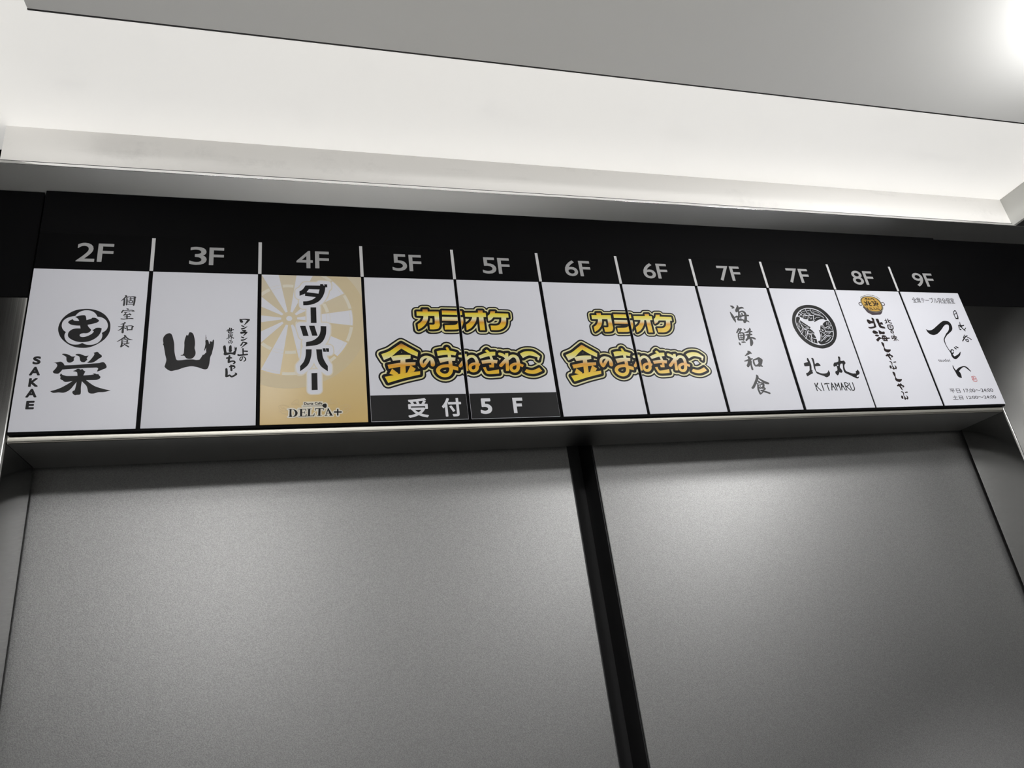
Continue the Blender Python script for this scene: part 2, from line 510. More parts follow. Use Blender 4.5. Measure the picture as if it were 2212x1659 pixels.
ART = {
'sakae_crest': 'p -437.2,-54.34 -437.05,-50.27 -435.67,-45.65 -433.1,-41.75 -429.81,-38.84 -426,-36.82 -421.04,-35.95 -416.98,-36.01 -412.81,-37 -409.61,-38.52 -406.32,-41.1 -403.75,-44.73 -402.21,-48.36 -401.74,-51.47 -401.82,-55.35 -402.75,-58.7 -404.85,-62.54 -408.17,-65.85 -411.94,-68.38 -415.79,-69.76 -419.72,-70.01 -423.73,-69.39 -427.84,-67.64 -431.46,-64.9 -434.35,-61.65 -436.07,-58.38/-426.76,-42.3c -425.65,-40.34 -423.82,-38.49 -421.5,-37.4 -419.31,-37.1 -416.84,-37.46 -414.5,-38.6 -412.69,-40.54 -411.47,-42.74c -409.2,-43.1 -406.85,-44.38 -404.82,-46.57 -403.61,-49.94 -403.69,-52.53 -404.71,-54.86 -407.25,-57.06c -406.67,-58.98 -406.85,-61.53 -407.75,-63.82 -409.58,-65.85 -412.26,-67.12 -415.02,-67.38 -417.44,-67 -419.74,-65.75c -421.81,-66.88 -424.34,-67.19 -426.94,-66.77 -429.67,-65.14 -431.5,-62.64 -432.31,-60.13 -432.27,-58.11 -431.66,-56.46c -433.51,-54.82 -434.73,-52.55 -435.15,-50.51 -434.86,-47.69 -433.52,-45.37 -431.31,-43.66 -429.01,-42.78|p -426.96,-43.21c -424.85,-42.28 -421.9,-41.59 -420.07,-41.82 -419.31,-43.37 -418.78,-45.83c -415.56,-44.62c -415.04,-43.7c -412.8,-43.8 -410.62,-45.47 -410.11,-46.63 -411.6,-48.08 -414.72,-49.27 -417.58,-49.95c -416.92,-51.62 -415.09,-53.91 -414.81,-54.81 -415.85,-56.48 -417.57,-57.38 -419.96,-57.4 -421.69,-58.04 -422.18,-59.19 -421.47,-60.33 -419.84,-60.7 -417.31,-60.05 -414.48,-58.26 -413.22,-56.71 -412.92,-55.69 -414.02,-54.67c -412.69,-53.76 -411.58,-52.72 -409.58,-52.45 -408.03,-52.82 -407.57,-53.46c -408.01,-56.42 -409.35,-59.5 -411.53,-62.06 -414.73,-64.1 -418.23,-64.99 -421.6,-65 -425.26,-64 -428.42,-62 -429.77,-60.37 -430.18,-58.35 -429.63,-56.06 -427.84,-54.14 -425.35,-53.28 -422.17,-53.2c -422.71,-50.77c -425.61,-50.67 -428.66,-50.06 -430.58,-48.8 -431.08,-47.78 -430.23,-46.35 -428.26,-45.17c -427.25,-46.32 -425.62,-46.63 -423.72,-46.66c -424.58,-44.99 -425.91,-43.72',
'sakae_kanji': 'p -432.36,-75.46c -431.73,-74.97 -429.58,-75.1 -427.54,-75.97 -425.66,-77.21 -424.48,-77.29 -423.14,-76.97c -424.03,-78.82 -423.93,-80.78 -425.17,-82 -426.48,-82.49 -427.89,-81.99 -428.82,-80.51 -429.12,-78.55 -429.53,-77.44|p -423.42,-76.1c -422.73,-75.24 -420.78,-75.12 -418.94,-75.74 -416.88,-76.74 -415.5,-76.75 -414.34,-76.5c -415.17,-78.11 -415.37,-79.1 -414.98,-80.09 -415.68,-80.95 -416.56,-82.06 -417.73,-82.17 -418.95,-81.67 -419.87,-80.31 -420.41,-77.84 -421.39,-76.85|p -411.57,-74.27c -410.42,-73.9 -409.07,-73.4 -408.03,-73.9 -407.34,-74.91 -406.05,-75.91 -405.35,-77.03 -405.66,-78.03 -407.16,-79.14 -408.61,-80.62 -410.45,-82.1 -412.37,-82.7 -414.93,-82.68c -412.98,-80.35 -411.28,-77.39 -410.65,-75.65 -410.83,-74.77|p -437.55,-81.93c -435.6,-82.18 -432.77,-81.59 -431.56,-82.09 -430.49,-83.07 -429.64,-84.66c -420.85,-84.24 -406.62,-82.86c -404.31,-82.13 -403.06,-82.76 -401.92,-84.38 -401.37,-86.11 -401.86,-87.34 -403.76,-88.3 -405.83,-89.51 -407.65,-90.1c -406.99,-87.54 -408.06,-86.67c -416.67,-87.01 -430.71,-88.17c -431.84,-90.22 -433.23,-91.53 -435.56,-91.26 -436.61,-90.41 -436.7,-89.56 -435.56,-87.76 -434.55,-85.59 -434.61,-84.14 -435.72,-82.79|p -423.71,-89.57c -421.97,-88.62 -420.9,-87.66 -419.53,-87.67 -418.89,-88.28 -417.36,-87.93 -416.68,-88.91 -415.41,-89.9 -415.61,-90.87 -416.36,-93.17c -412.2,-92.85 -409.4,-92.4c -410.27,-91.54c -408.58,-91.68 -407.56,-92.18 -406.36,-92.31 -405.67,-93.42 -404.8,-94.4 -404.98,-95.62 -406.17,-96.57 -407.9,-97.03 -414.14,-97.06c -410.95,-99.88 -407.41,-102.34 -402.34,-104.35 -396.91,-105.88c -401.13,-107 -405.02,-107.17 -407.86,-108.07 -410.38,-108.02 -411.85,-106.8 -412.58,-104.17 -413.71,-101.52 -416.86,-97.99c -416.99,-102.66 -416.61,-107.42 -417.24,-108.83 -419.14,-109.03 -420.27,-109.24 -421.3,-108.52 -422.19,-107.32 -422.05,-105.9 -420.89,-104.97 -420.46,-101.65 -420.21,-98.42c -421.69,-100.91 -423.49,-103.98 -425.56,-106.07 -428.12,-107.08 -431.38,-106.79 -434.57,-107.08 -436.79,-105.74c -433.15,-104.51 -429.55,-102.68 -425.99,-100.13 -422.98,-97.66c -426.18,-98.33 -428.31,-98.18 -429.58,-96.97 -430.8,-96.35 -431.39,-95.27 -431.23,-94.07 -431.82,-93.1 -431.35,-91.19c -430.26,-92.4 -428.45,-93.15 -426.68,-93.53 -420.22,-93.49c -420.51,-91.55 -421.22,-90.21',
'yama_kanji': 'p -363.03,-59.55 -361.35,-57.57 -359.05,-57.03 -357.71,-58.21 -356.84,-60.56 -355.9,-64.21 -355.43,-67.07 -355.04,-72.24 -354.42,-75.84 -353.36,-79.93c -352.27,-80.83 -349.33,-80.72 -345.77,-80.23 -341.54,-80.2 -338.76,-80.65 -336.43,-80.4c -335.24,-78.22 -334.26,-76.03c -333.41,-75.9 -331.77,-73.83c -332.05,-72.27 -331.97,-69.66c -333.07,-72.58c -333.44,-72.26c -332.77,-67.56 -332.74,-65.46 -332.9,-64.15 -332.63,-62.83c -332.77,-60.45c -332.06,-60.71c -332.42,-62.7c -331.11,-62.96 -330.4,-64.4c -330.01,-66.25 -329.57,-66.25c -329.53,-64.4 -328.67,-64.14 -327.79,-64.66 -327.6,-63.74c -327,-62.28c -326.4,-64 -326.57,-68.34 -327.46,-73.84 -327.63,-75.14 -328.6,-77.99 -328.92,-80.83 -329.22,-84.43 -329.96,-87.49 -330.98,-88.76 -332.89,-88.87 -335.04,-88.08 -338.06,-86.91 -342.12,-86.12 -345.87,-86.85 -348.35,-87.59 -351.01,-88.82 -353.68,-89.55 -356.35,-90.16 -358.47,-89.26 -360.22,-87.73 -361.24,-86.22 -360.84,-84.2 -360.38,-81.42 -360.5,-79.39 -361.3,-76.33 -362.2,-71.72 -362.94,-68.11 -363.52,-67.08 -363.29,-65.79 -363.74,-63.45 -363.66,-61.37|p -346.84,-58.28c -345.83,-59.06c -345.38,-57.34c -344.9,-56.15 -343.72,-56.09 -342.38,-57.06 -341.41,-59.43 -340.59,-63.38 -340.32,-67.05 -340.5,-70.18 -339.86,-72.52 -339.56,-74.59 -339.89,-76.66 -341.18,-78.71 -342.63,-79.6 -344.53,-79.72 -346.26,-78.94 -347.62,-77.01c -348.89,-76.88 -350.26,-76.88c -350.19,-76.36 -348.94,-75.98 -348.15,-74.83c -348.05,-68.36 -348.22,-64.97 -347.76,-61.31|s -332.76,-58.38,0.19 -332.59,-60.45,0.38 -332.53,-62.7,0.43',
'yama_text': 'p -319.32,-68.37 -318.82,-67.84 -318.17,-67.7 -317.8,-68.02 -317.58,-68.65 -317.34,-69.64 -317.23,-70.41 -317.16,-71.82 -317.01,-72.8 -316.74,-73.92c -316.43,-74.17 -315.6,-74.13 -314.59,-73.99 -313.4,-73.98 -312.62,-74.1 -311.96,-74.04c -311.62,-73.44 -311.33,-72.84c -311.09,-72.81 -310.63,-72.25c -310.7,-71.82 -310.67,-71.12c -310.98,-71.91c -311.09,-71.82c -310.88,-70.56 -310.86,-69.99 -310.9,-69.64 -310.82,-69.28c -310.85,-68.65c -310.65,-68.72c -310.76,-69.25c -310.4,-69.32 -310.21,-69.71c -310.11,-70.2 -309.99,-70.2c -309.97,-69.71 -309.73,-69.64 -309.48,-69.78 -309.43,-69.53c -309.26,-69.14c -309.1,-69.6 -309.16,-70.77 -309.43,-72.25 -309.48,-72.6 -309.76,-73.37 -309.86,-74.14 -309.96,-75.13 -310.18,-75.97 -310.47,-76.32 -311.01,-76.35 -311.61,-76.14 -312.45,-75.82 -313.59,-75.61 -314.66,-75.81 -315.37,-76.02 -316.13,-76.37 -316.9,-76.58 -317.67,-76.75 -318.27,-76.5 -318.75,-76.08 -319.03,-75.66 -318.9,-75.1 -318.75,-74.34 -318.77,-73.78 -318.97,-72.94 -319.19,-71.68 -319.36,-70.69 -319.52,-70.41 -319.44,-70.06 -319.55,-69.43 -319.51,-68.87|p -314.75,-68.05c -314.48,-68.26c -314.34,-67.8c -314.2,-67.49 -313.87,-67.47 -313.5,-67.73 -313.24,-68.37 -313.04,-69.43 -312.98,-70.41 -313.05,-71.26 -312.88,-71.89 -312.81,-72.45 -312.91,-73.02 -313.29,-73.58 -313.7,-73.82 -314.24,-73.86 -314.72,-73.64 -315.09,-73.12c -315.45,-73.08 -315.84,-73.08c -315.81,-72.94 -315.46,-72.84 -315.23,-72.52c -315.16,-70.76 -315.18,-69.85 -315.03,-68.86|s -307.21,-43.91,1.19 -306.27,-45.72,2.38 -305.36,-46.26,0.79|s -307.21,-44.09,0.79 -303.61,-43.68,1 -300.59,-44.19,1.6|s -300.59,-44.19,1.8 -302.05,-46.4,1.39 -304.1,-49.16,0.4|s -305.89,-49.72,0.98 -304.38,-50.43,1.19|s -305.83,-52.61,1.38 -304.05,-52.06,1.19 -301.53,-50.4,0.31|s -305.2,-54.05,1.18 -302.81,-54.22,1.1|s -306.05,-56.22,1.97 -303.67,-55.85,1.57 -302.03,-55.83,1.18|s -302.03,-55.83,1.38 -303.34,-57.64,0.98 -304.65,-59.26,0.31|s -303.86,-54.22,1.57 -303.67,-55.85,1.97|s -305.82,-60.17,0.97 -304.32,-60.87,1.18|s -305.76,-63.02,1.37 -303.84,-62.66,1.09 -301.34,-60.86,0.31|s -304.69,-64.8,0.78 -305.54,-66.58,1.16 -306.25,-67.82,1.09|s -304.69,-64.8,0.97 -302,-65.5,1.18|s -301.99,-65.86,1.56 -303.74,-67.64,0.97 -305.91,-70.11,0.38|s -304.56,-70.82,1.16 -304.31,-76.09,1.15|s -304.22,-72.93,1.16 -301.27,-73.11,1.36|s -307.98,-76.26,1.54 -307.09,-76.61,1.54 -301.22,-75.93,1.36|s -304.71,-78.19,0.7 -305.1,-80.28,0.84 -306.1,-81.49,0.96 -306.72,-80.1,0.77 -305.88,-78.36,0.7 -303.83,-78.02,0.7 -302.47,-79.59,0.96 -302.59,-81.16,0.96 -303.6,-82.03,0.77|s -317.35,-54.68,0.59 -314.71,-53.95,0.78 -312.06,-53.39,0.71|s -316.21,-53.24,0.78 -315.68,-56.28,0.85 -312.58,-56.26,0.78|s -315.06,-51.97,0.98 -314.84,-54.85,0.86|s -313.72,-52.14,0.86 -313.65,-54.84,0.78|s -314.98,-55.03,0.59 -313.51,-54.84,0.59|s -315.79,-57.72,0.59 -315.73,-59.86,0.59|s -315.79,-57.72,0.47 -313.14,-57.7,0.59 -313.23,-59.84,0.59|s -314.46,-57.71,0.47 -314.41,-59.85,0.59|s -315.76,-58.79,0.47 -313.11,-58.77,0.47|s -315.73,-60.03,0.47 -313.23,-59.84,0.47|s -314.84,-60.03,0.7 -317.14,-61.99,0.47|s -313.96,-60.03,0.59 -311.86,-61.26,0.85|s -315.11,-60.92,0.47 -315.67,-62.17,0.47|s -313.64,-60.91,0.59 -313.6,-62.34,0.59|s -314.01,-63.58,0.47 -314.41,-65.18,0.58 -315.28,-65.71,0.54 -315.75,-64.65,0.47 -314.75,-63.41,0.47 -313.27,-63.76,0.54 -312.8,-64.99,0.7 -313.65,-66.06,0.54|s -316.5,-79.18,1.33 -314.33,-78.84,1.72 -312.73,-79.03,0.77|s -314.53,-77.11,1.33 -314.87,-80.58,1.72 -314.95,-82.82,1.7|s -314.81,-82.82,1.52 -313.09,-81.97,1.33 -311.05,-81.98,1.33 -310.44,-83.2,1.33 -311.58,-84.23,0.76|s -314.12,-86.79,1.14 -312.11,-86.12,1.7 -310.35,-86.99,1.14 -310.61,-88.02,0.76 -311.32,-88.53,0.56|s -313.14,-85.59,1.33 -312.73,-89.89,1.7|s -310.96,-85.61,0.76 -310.79,-86.47,0.76|s -316.51,-88.82,1.69 -316.28,-91.9,1.88 -316.34,-94.96,1.87|s -316.19,-95.13,1.68 -314.49,-94.47,1.5 -313.92,-94.14,1.13 -312.74,-95.34,1.5 -311.59,-95.19,1.5 -309.03,-93.34,1.51 -309.93,-92.31,0.76',
'kitamaru_kanji': 'p 228.92,-81.47c 229.91,-81.64 230.81,-85.09 231.14,-88.69 230.88,-90.98 229.7,-94.87c 230.92,-94.88c 230.18,-96.49 230.38,-98.44c 226.37,-100.01 222.62,-101.89c 221.86,-100.6 221.99,-98.18c 224.44,-97.57 227.34,-95.17c 228.61,-90.47c 223.66,-90.76 222.79,-90.26 222.98,-87.66 223.49,-87.17 228.45,-85.9c 228.01,-83.6|p 233.63,-81.49c 235.61,-81.33 236.39,-83.15 236.06,-87.09 235.96,-88.4c 238.51,-87.11 240.56,-87.29 241.79,-88.77 242.09,-90.41c 235.45,-90.85c 234.84,-93.62 234.97,-96.22 236.95,-97.54 240.38,-98.71 244.92,-98.76 247.77,-97.65 249.53,-95.22c 250.35,-97.35 250.29,-98.98 248.94,-101.24 245.51,-102.98 243.82,-102.8 241.79,-101.64 238.07,-100.3 234.76,-98.81 233.82,-96.53 233.32,-91.98 233.97,-87.08 234,-83.47|p 266.4,-80.63 267.78,-79.8 269.09,-81.14 267.98,-84.64c 269.83,-84.99 272.11,-84.67 273.28,-86.34 273.08,-87.84 271.45,-89.32 270.41,-91.63 270.2,-94.6 270.66,-96.25 273.02,-97.59 276.16,-98.78 279.2,-99.3 280.4,-98.99 281.05,-99.65c 282.09,-98.35 281.62,-97.68c 282.78,-96.54 284.06,-96.05 285.35,-94.58c 286.09,-96.41 286.67,-97.73 285.6,-100.03 283.24,-101 281.85,-101.8 281.41,-102.95 282.72,-103.29c 284.73,-101.84c 283.44,-103.3 283.66,-104.12 281.02,-104.91 277.94,-103.56 273.81,-101.21 269.61,-99.03 268.03,-97.54 267.94,-93.92 268.93,-90.29 269.37,-88.14c 267.17,-88.29 265.54,-90.27 264.81,-92.24 265.22,-93.56 266.03,-95.22 266.14,-96.86 264.94,-98.16 263.46,-98.31 262.28,-97.64c 260.32,-100.07 258.67,-101.2 257.5,-100.04 256.86,-98.4 257.92,-96.45 259.64,-96.14c 260.77,-94.51 261.2,-90.89c 259.78,-90.88 258.48,-91.53 257.48,-90.86 258.02,-88.89 259.8,-86.92 262.06,-86.6 265.1,-85.62c 266.26,-82.97/262.16,-89.75 263.05,-89.26 263.65,-89.86 262.72,-90.64',
'kitamaru_name': 's 228.26,-109.49,1.06 228.53,-117.59,1.05|s 229.79,-113.02,1.06 233.15,-117.68,1.05|s 236.12,-109.29,1.06 236.35,-117.42,1.06|s 242.29,-110.02,1.07 242.49,-117.69,1.06|s 248.31,-109.31,1.07 246.01,-117.12,1.06|s 248.25,-109.47,1.07 250.51,-117.2,1.07|s 247.21,-113.79,1.07 249.41,-113.5,1.07|s 251.91,-109.53,1.07 252.08,-117.23,1.07|s 252.03,-109.69,1.07 254.24,-113.26,1.07|s 254.24,-113.26,1.07 256.29,-109.59,1.08|s 256.29,-109.59,1.08 256.43,-117.3,1.07|s 259.86,-109.49,1.08 257.89,-117.17,1.07|s 259.8,-109.65,1.08 262.03,-117.41,1.07|s 258.96,-113.82,1.07 260.94,-113.69,1.08|s 263.61,-109.38,1.08 263.73,-117.6,1.07|s 263.55,-109.54,1.08 265.73,-109.41,1.08 267.66,-110.9,1.08 267.05,-112.51,1.08 264.58,-113.43,1.08|s 264.58,-113.43,1.08 268.47,-117.68,1.08|s 269.32,-109.79,1.08 269.62,-115.13,1.08 270.18,-117.39,1.08 271.76,-117.9,1.08 273.37,-116.48,1.08 273.64,-113.91,1.08 273.4,-109.37,1.09|s 231.75,-109.38,1.33 229.16,-112.85,0.99|s 239.69,-110.46,1.33 242.4,-109.7,0.93 245.06,-110.07,1',
'kitamaru_crest': 'p 225.83,-37.02 229.56,-29.71 236.04,-23.74 243.12,-20.66 250,-19.42 258.2,-20.01 265.27,-22.85 270.26,-27.23 274.08,-32.72 276.57,-39.69 276.72,-46.64 275.02,-53.91 271.17,-60.76 265.93,-65.78 260.24,-68.97 252.86,-70.74 247.38,-70.38 239.57,-68.28 233,-63.72 228.38,-57.73 225.58,-50.65 224.5,-43.87/229.76,-36.97 233.2,-31.11 238.96,-26.26 245.1,-23.77 250.64,-23.11 257.93,-24.1 263.43,-26.97 267.9,-31.7 271.05,-37.92 272.38,-44.85 271.79,-51.76 269.3,-57.54 264.95,-62.21 258.5,-65.43 251.55,-67.03 245.88,-66.16 240.41,-63.7 235.81,-59.82 231.8,-54.17 229.38,-48.13 228.82,-42.03|p 238.97,-27.37 244.84,-24.51 251.85,-24.02 257.54,-25.21 263.43,-28.08 267.63,-32.45 268.7,-35.38 268.75,-36.85 267.3,-37.67 265.67,-36.88 264.39,-36.17c 259.15,-36.97 252.4,-39.96c 251.52,-38.16c 248.23,-38.92 245.26,-38.78c 245.19,-36.78c 241.85,-36.64 239.52,-35.76c 238,-34.69 234.34,-32.19c 236.33,-29.6|p 231.61,-34.77 233.04,-33.85 235.3,-33.81 235.87,-35.44 234.95,-37.63c 238.54,-40.85 245.34,-46.19c 243.65,-47.83c 245.97,-49.78 247.86,-53c 246.67,-54.26c 247.74,-57.64 247.87,-60.49c 247.38,-65.1c 243.95,-64.22 240.66,-62.99 236.3,-59.47 232.29,-53.81 229.99,-47.41 229.56,-42.03 230.26,-37.69|p 248.49,-62.97 249.99,-61.9 251.49,-61.9c 252.94,-58.33 254.27,-54.03 254.15,-49c 256.05,-50.07c 257.26,-46.08 258.8,-43.35c 260.25,-44.61c 261.41,-42.41 264.62,-39.83 268.74,-37.95c 270.77,-39.76 272.01,-43.76 271.43,-49.59 269.71,-55.38 266.49,-60.06 262.61,-62.93 257.5,-65.08 251.86,-66.15 249.62,-65.09',
'kitamaru_crest_lines': 's 246.18,-25.04,0.64 246.57,-28.35,0.64 248.73,-30.88,0.64 252.41,-32.29,0.64|s 252.04,-24.57,0.64 252.42,-27.88,0.64 254.96,-30.42,0.64 261.22,-32.17,0.64 264.29,-33.23,0.64 265.17,-35.06,0.64|s 239.35,-27.36,0.63 241.38,-30.26,0.63 246.7,-32.38,0.63|s 246.95,-32.74,0.63 245.19,-36.78,0.63|s 254.07,-31.9,0.64 252.02,-36.69,0.63 253.04,-38.14,0.63|s 241.01,-32.46,0.63 239.64,-35.39,0.63|s 241.01,-32.46,0.63 246.7,-32.38,0.63 253.56,-32.28,0.64|s 234.76,-37.63,0.63 234.29,-41.25,0.63 236.08,-45.92,0.62 238.21,-48.41,0.62 242.96,-47.65,0.62|s 235.47,-47.72,0.62 234.25,-51.3,0.62 230.93,-54.53,0.62|s 236.34,-48.43,0.62 239.59,-49.83,0.62 238.25,-54.84,0.62 234.81,-59.47,0.62|s 239.37,-53.77,0.62 246.86,-53.72,0.62|s 241.09,-49.82,0.62 239.49,-53.41,0.62|s 239.62,-54.12,0.62 242.86,-55.53,0.62 240.66,-62.99,0.62|s 243.23,-54.46,0.62 243,-58.38,0.62 247.87,-59.42,0.62|s 255.48,-50.61,0.63 258.56,-52.57,0.63 261.08,-55.07,0.63|s 252.12,-62.25,0.62 254.25,-61.53,0.62 260.19,-56.51,0.63 263.61,-55.42,0.63 268.55,-56.47,0.63|s 260.21,-52.2,0.63 263.39,-50.73,0.63 271.28,-51.04,0.63|s 259.36,-44.98,0.63 261.51,-47.5,0.63 262.38,-50.38,0.63|s 263.16,-47.12,0.63 267,-44.91,0.63 271.88,-44.13,0.64|s 261.28,-42.78,0.63 261.9,-45.32,0.63 263.29,-46.76,0.63|s 236.83,-29.23,0.63 239.62,-32.11,0.63|s 236.48,-32.52,0.63 239.36,-30.66,0.63|s 241.5,-27.69,0.41 245.17,-26.9,0.41|s 243.15,-29.5,0.41 245.17,-30.2,0.41|s 247.58,-26.49,0.41 250.76,-26.07,0.41|s 248.72,-28.68,0.41 250.38,-30.49,0.41|s 254.08,-26.38,0.41 260.34,-28.13,0.41 263.02,-30.3,0.41|s 254.2,-28.22,0.41 258.03,-30.38,0.41 261.61,-31.06,0.41|s 253.68,-36.3,0.41 256.61,-34.44,0.41 260.44,-34.38,0.41|s 248.98,-36.73,0.41 250.38,-34.89,0.41|s 248.09,-33.82,0.41 248.48,-36.01,0.41|s 241.65,-33.91,0.41 243.79,-34.24,0.41|s 230.92,-41.29,0.4 230.73,-46.32,0.4 231.64,-51.32,0.4 234.72,-47.72,0.4 234.81,-44.13,0.4|s 236.04,-41.6,0.4 238.31,-43.74,0.4 242.7,-46.22,0.4 238.7,-46.97,0.4|s 241.34,-50.18,0.4 243.85,-51.59,0.4 246.23,-52.29,0.4|s 237.11,-50.57,0.4 237,-54.14,0.4 235.04,-56.64,0.4|s 240.12,-55.9,0.4 240.51,-59.1,0.4 239.29,-61.58,0.4|s 243.01,-60.51,0.4 241.28,-64.4,0.4|s 244.88,-61.56,0.4 243.15,-64.4,0.4|s 254.77,-54.75,0.4 252.87,-61.18,0.4|s 256.41,-53.3,0.41 255.64,-57.61,0.4 260.07,-54.72,0.41|s 257.82,-48.25,0.41 258.57,-50.41,0.41 259.22,-48.6,0.41 260.09,-50.4,0.41|s 264.56,-47.47,0.41 269.29,-45.98,0.41|s 266.59,-48.18,0.41 269.03,-46.71,0.41 270.03,-49.24,0.41|s 262.23,-52.91,0.41 267.83,-52.15,0.41 264.51,-53.97,0.41|s 257.14,-60.81,0.4 261.45,-57.22,0.41 265.74,-57.92,0.41 261.04,-61.51,0.4|s 257.76,-63.3,0.4 262.81,-60.79,0.4|s 267.18,-40.16,0.41 266.13,-43.09,0.41|s 269.23,-39.77,0.41 267.91,-43.44,0.41|s 269.85,-42.33,0.41 272.16,-42.3,0.41|s 233.34,-39.1,0.4 232.2,-44.16,0.4 232.35,-47.03,0.4',
'pot_base': 'p 320.88,-20.35 322.5,-24.05 324.28,-27.33 327.43,-29.34 329.23,-30.35c 340.03,-29.78c 342.4,-28.29 344.7,-25.34 347.03,-20.71c 324.3,-19.46c|s 321.01,-14.94,0.95 318.94,-15.19,0.94 317.21,-16.26,0.94 317.23,-17.93,0.94 318.66,-18.73,0.94 320.15,-18.29,0.94|s 347.85,-14.81,0.96 349.74,-14.56,0.96 350.89,-15.59,0.96 350.65,-17.28,0.96 349.32,-18.36,0.96 347.83,-18.18,0.96',
'pot_rim': 'p 320.5,-12.86 322.3,-9.88 326.16,-7.9 332.74,-6.91 339.58,-7.6 344.78,-10.23 347.4,-14.82 347.65,-20.28 345.66,-24.08 341.46,-26.23 335.34,-27.16 329.63,-26 324.87,-23.6 321.92,-19.92 320.3,-16.2|s 322.26,-8.62,0.69 326.04,-7.06,0.69 329.9,-6,0.7|s 331.14,-5.55,0.7 334.26,-5.31,0.7 337.11,-5.75,0.7|s 338.16,-5.81,0.7 340.63,-6.09,0.7 342.51,-6.98,0.7|s 343.42,-7.38,0.7 345.47,-8.52,0.7 346.95,-10.18,0.7',
'pot_rim_line': 'p 321.26,-13.26 323.24,-10.2 326.93,-8.18 333.45,-7.36 340,-8.22 344.44,-11.08 346.6,-15.47 346.44,-20.72 344.09,-24.1 339.36,-25.93 334.37,-26.26 329.07,-25.18 324.67,-22.98 322.03,-19.08/321.72,-13.67 323.92,-10.27 327.69,-8.5 334.11,-7.93 340.06,-8.64 344.1,-11.93 345.99,-16.11 345.68,-20.73 343.37,-23.7 339.12,-25.43 334.14,-25.72 328.8,-24.77 324.92,-22.35 322.41,-18.66',
'pot_soup': 'p 321.72,-13.67 323.92,-10.27 327.69,-8.5 334.11,-7.93 340.06,-8.64 344.1,-11.93 345.99,-16.11 345.68,-20.73 343.37,-23.7 339.12,-25.43 334.14,-25.72 328.8,-24.77 324.92,-22.35 322.41,-18.66',
'pot_text': 's 325.02,-14.23,1.24 326.66,-15.66,1.74 327.38,-16.06,0.99|s 328.54,-13.11,1.24 327.45,-18.15,1.48|s 324.12,-18.21,1.23 328.05,-17.72,0.99|s 330.43,-13.9,1.5 330.55,-18.09,1.48 333.34,-18.87,0.99|s 330.94,-15.99,1.24 333.33,-15.52,0.99|s 334.9,-13.81,1.24 336.88,-14.4,1.75|s 338.81,-12.89,1.25 341,-14.11,1.25|s 336.12,-16.31,1 342.67,-16.6,1.25|s 339.31,-14.98,1.24 337.52,-18.37,1.24|s 341.83,-15.35,1.25 340.03,-18.74,1|s 335.56,-18.83,0.99 338.47,-17.1,1|s 327.14,-11.04,0.9 329.42,-9.73,1.24 329.2,-11.41,0.9|s 331.24,-9.6,0.7 333.39,-9.76,0.7|s 330.71,-10.96,0.7 333.39,-10.9,0.7|s 332.36,-9.58,0.6 332.05,-10.93,0.6|s 335.06,-10.02,0.8 336.69,-10.41,0.8|s 334.56,-11.3,0.64 336.58,-9.57,0.66|s 337.75,-9.96,1.25 339.04,-11.2,1.1|s 326.18,-20.25,0.74 325.86,-22.75,0.89 327.24,-23.14,0.69|s 328.18,-21.88,0.69 329.95,-21.85,0.69 328.68,-23.95,0.69|s 331,-21.41,0.69 331.51,-23.48,0.89 333.28,-23.45,0.79|s 334.64,-21.14,0.69 335.5,-23.42,0.89 336.76,-23.6,0.69|s 337.51,-21.71,0.69 338.68,-22.11,0.69 337.7,-24,0.69|s 339.74,-21.67,0.69 340.41,-23.33,0.9 342.28,-23.09,0.79|s 340.42,-19.99,0.7 341.59,-20.39,0.7',
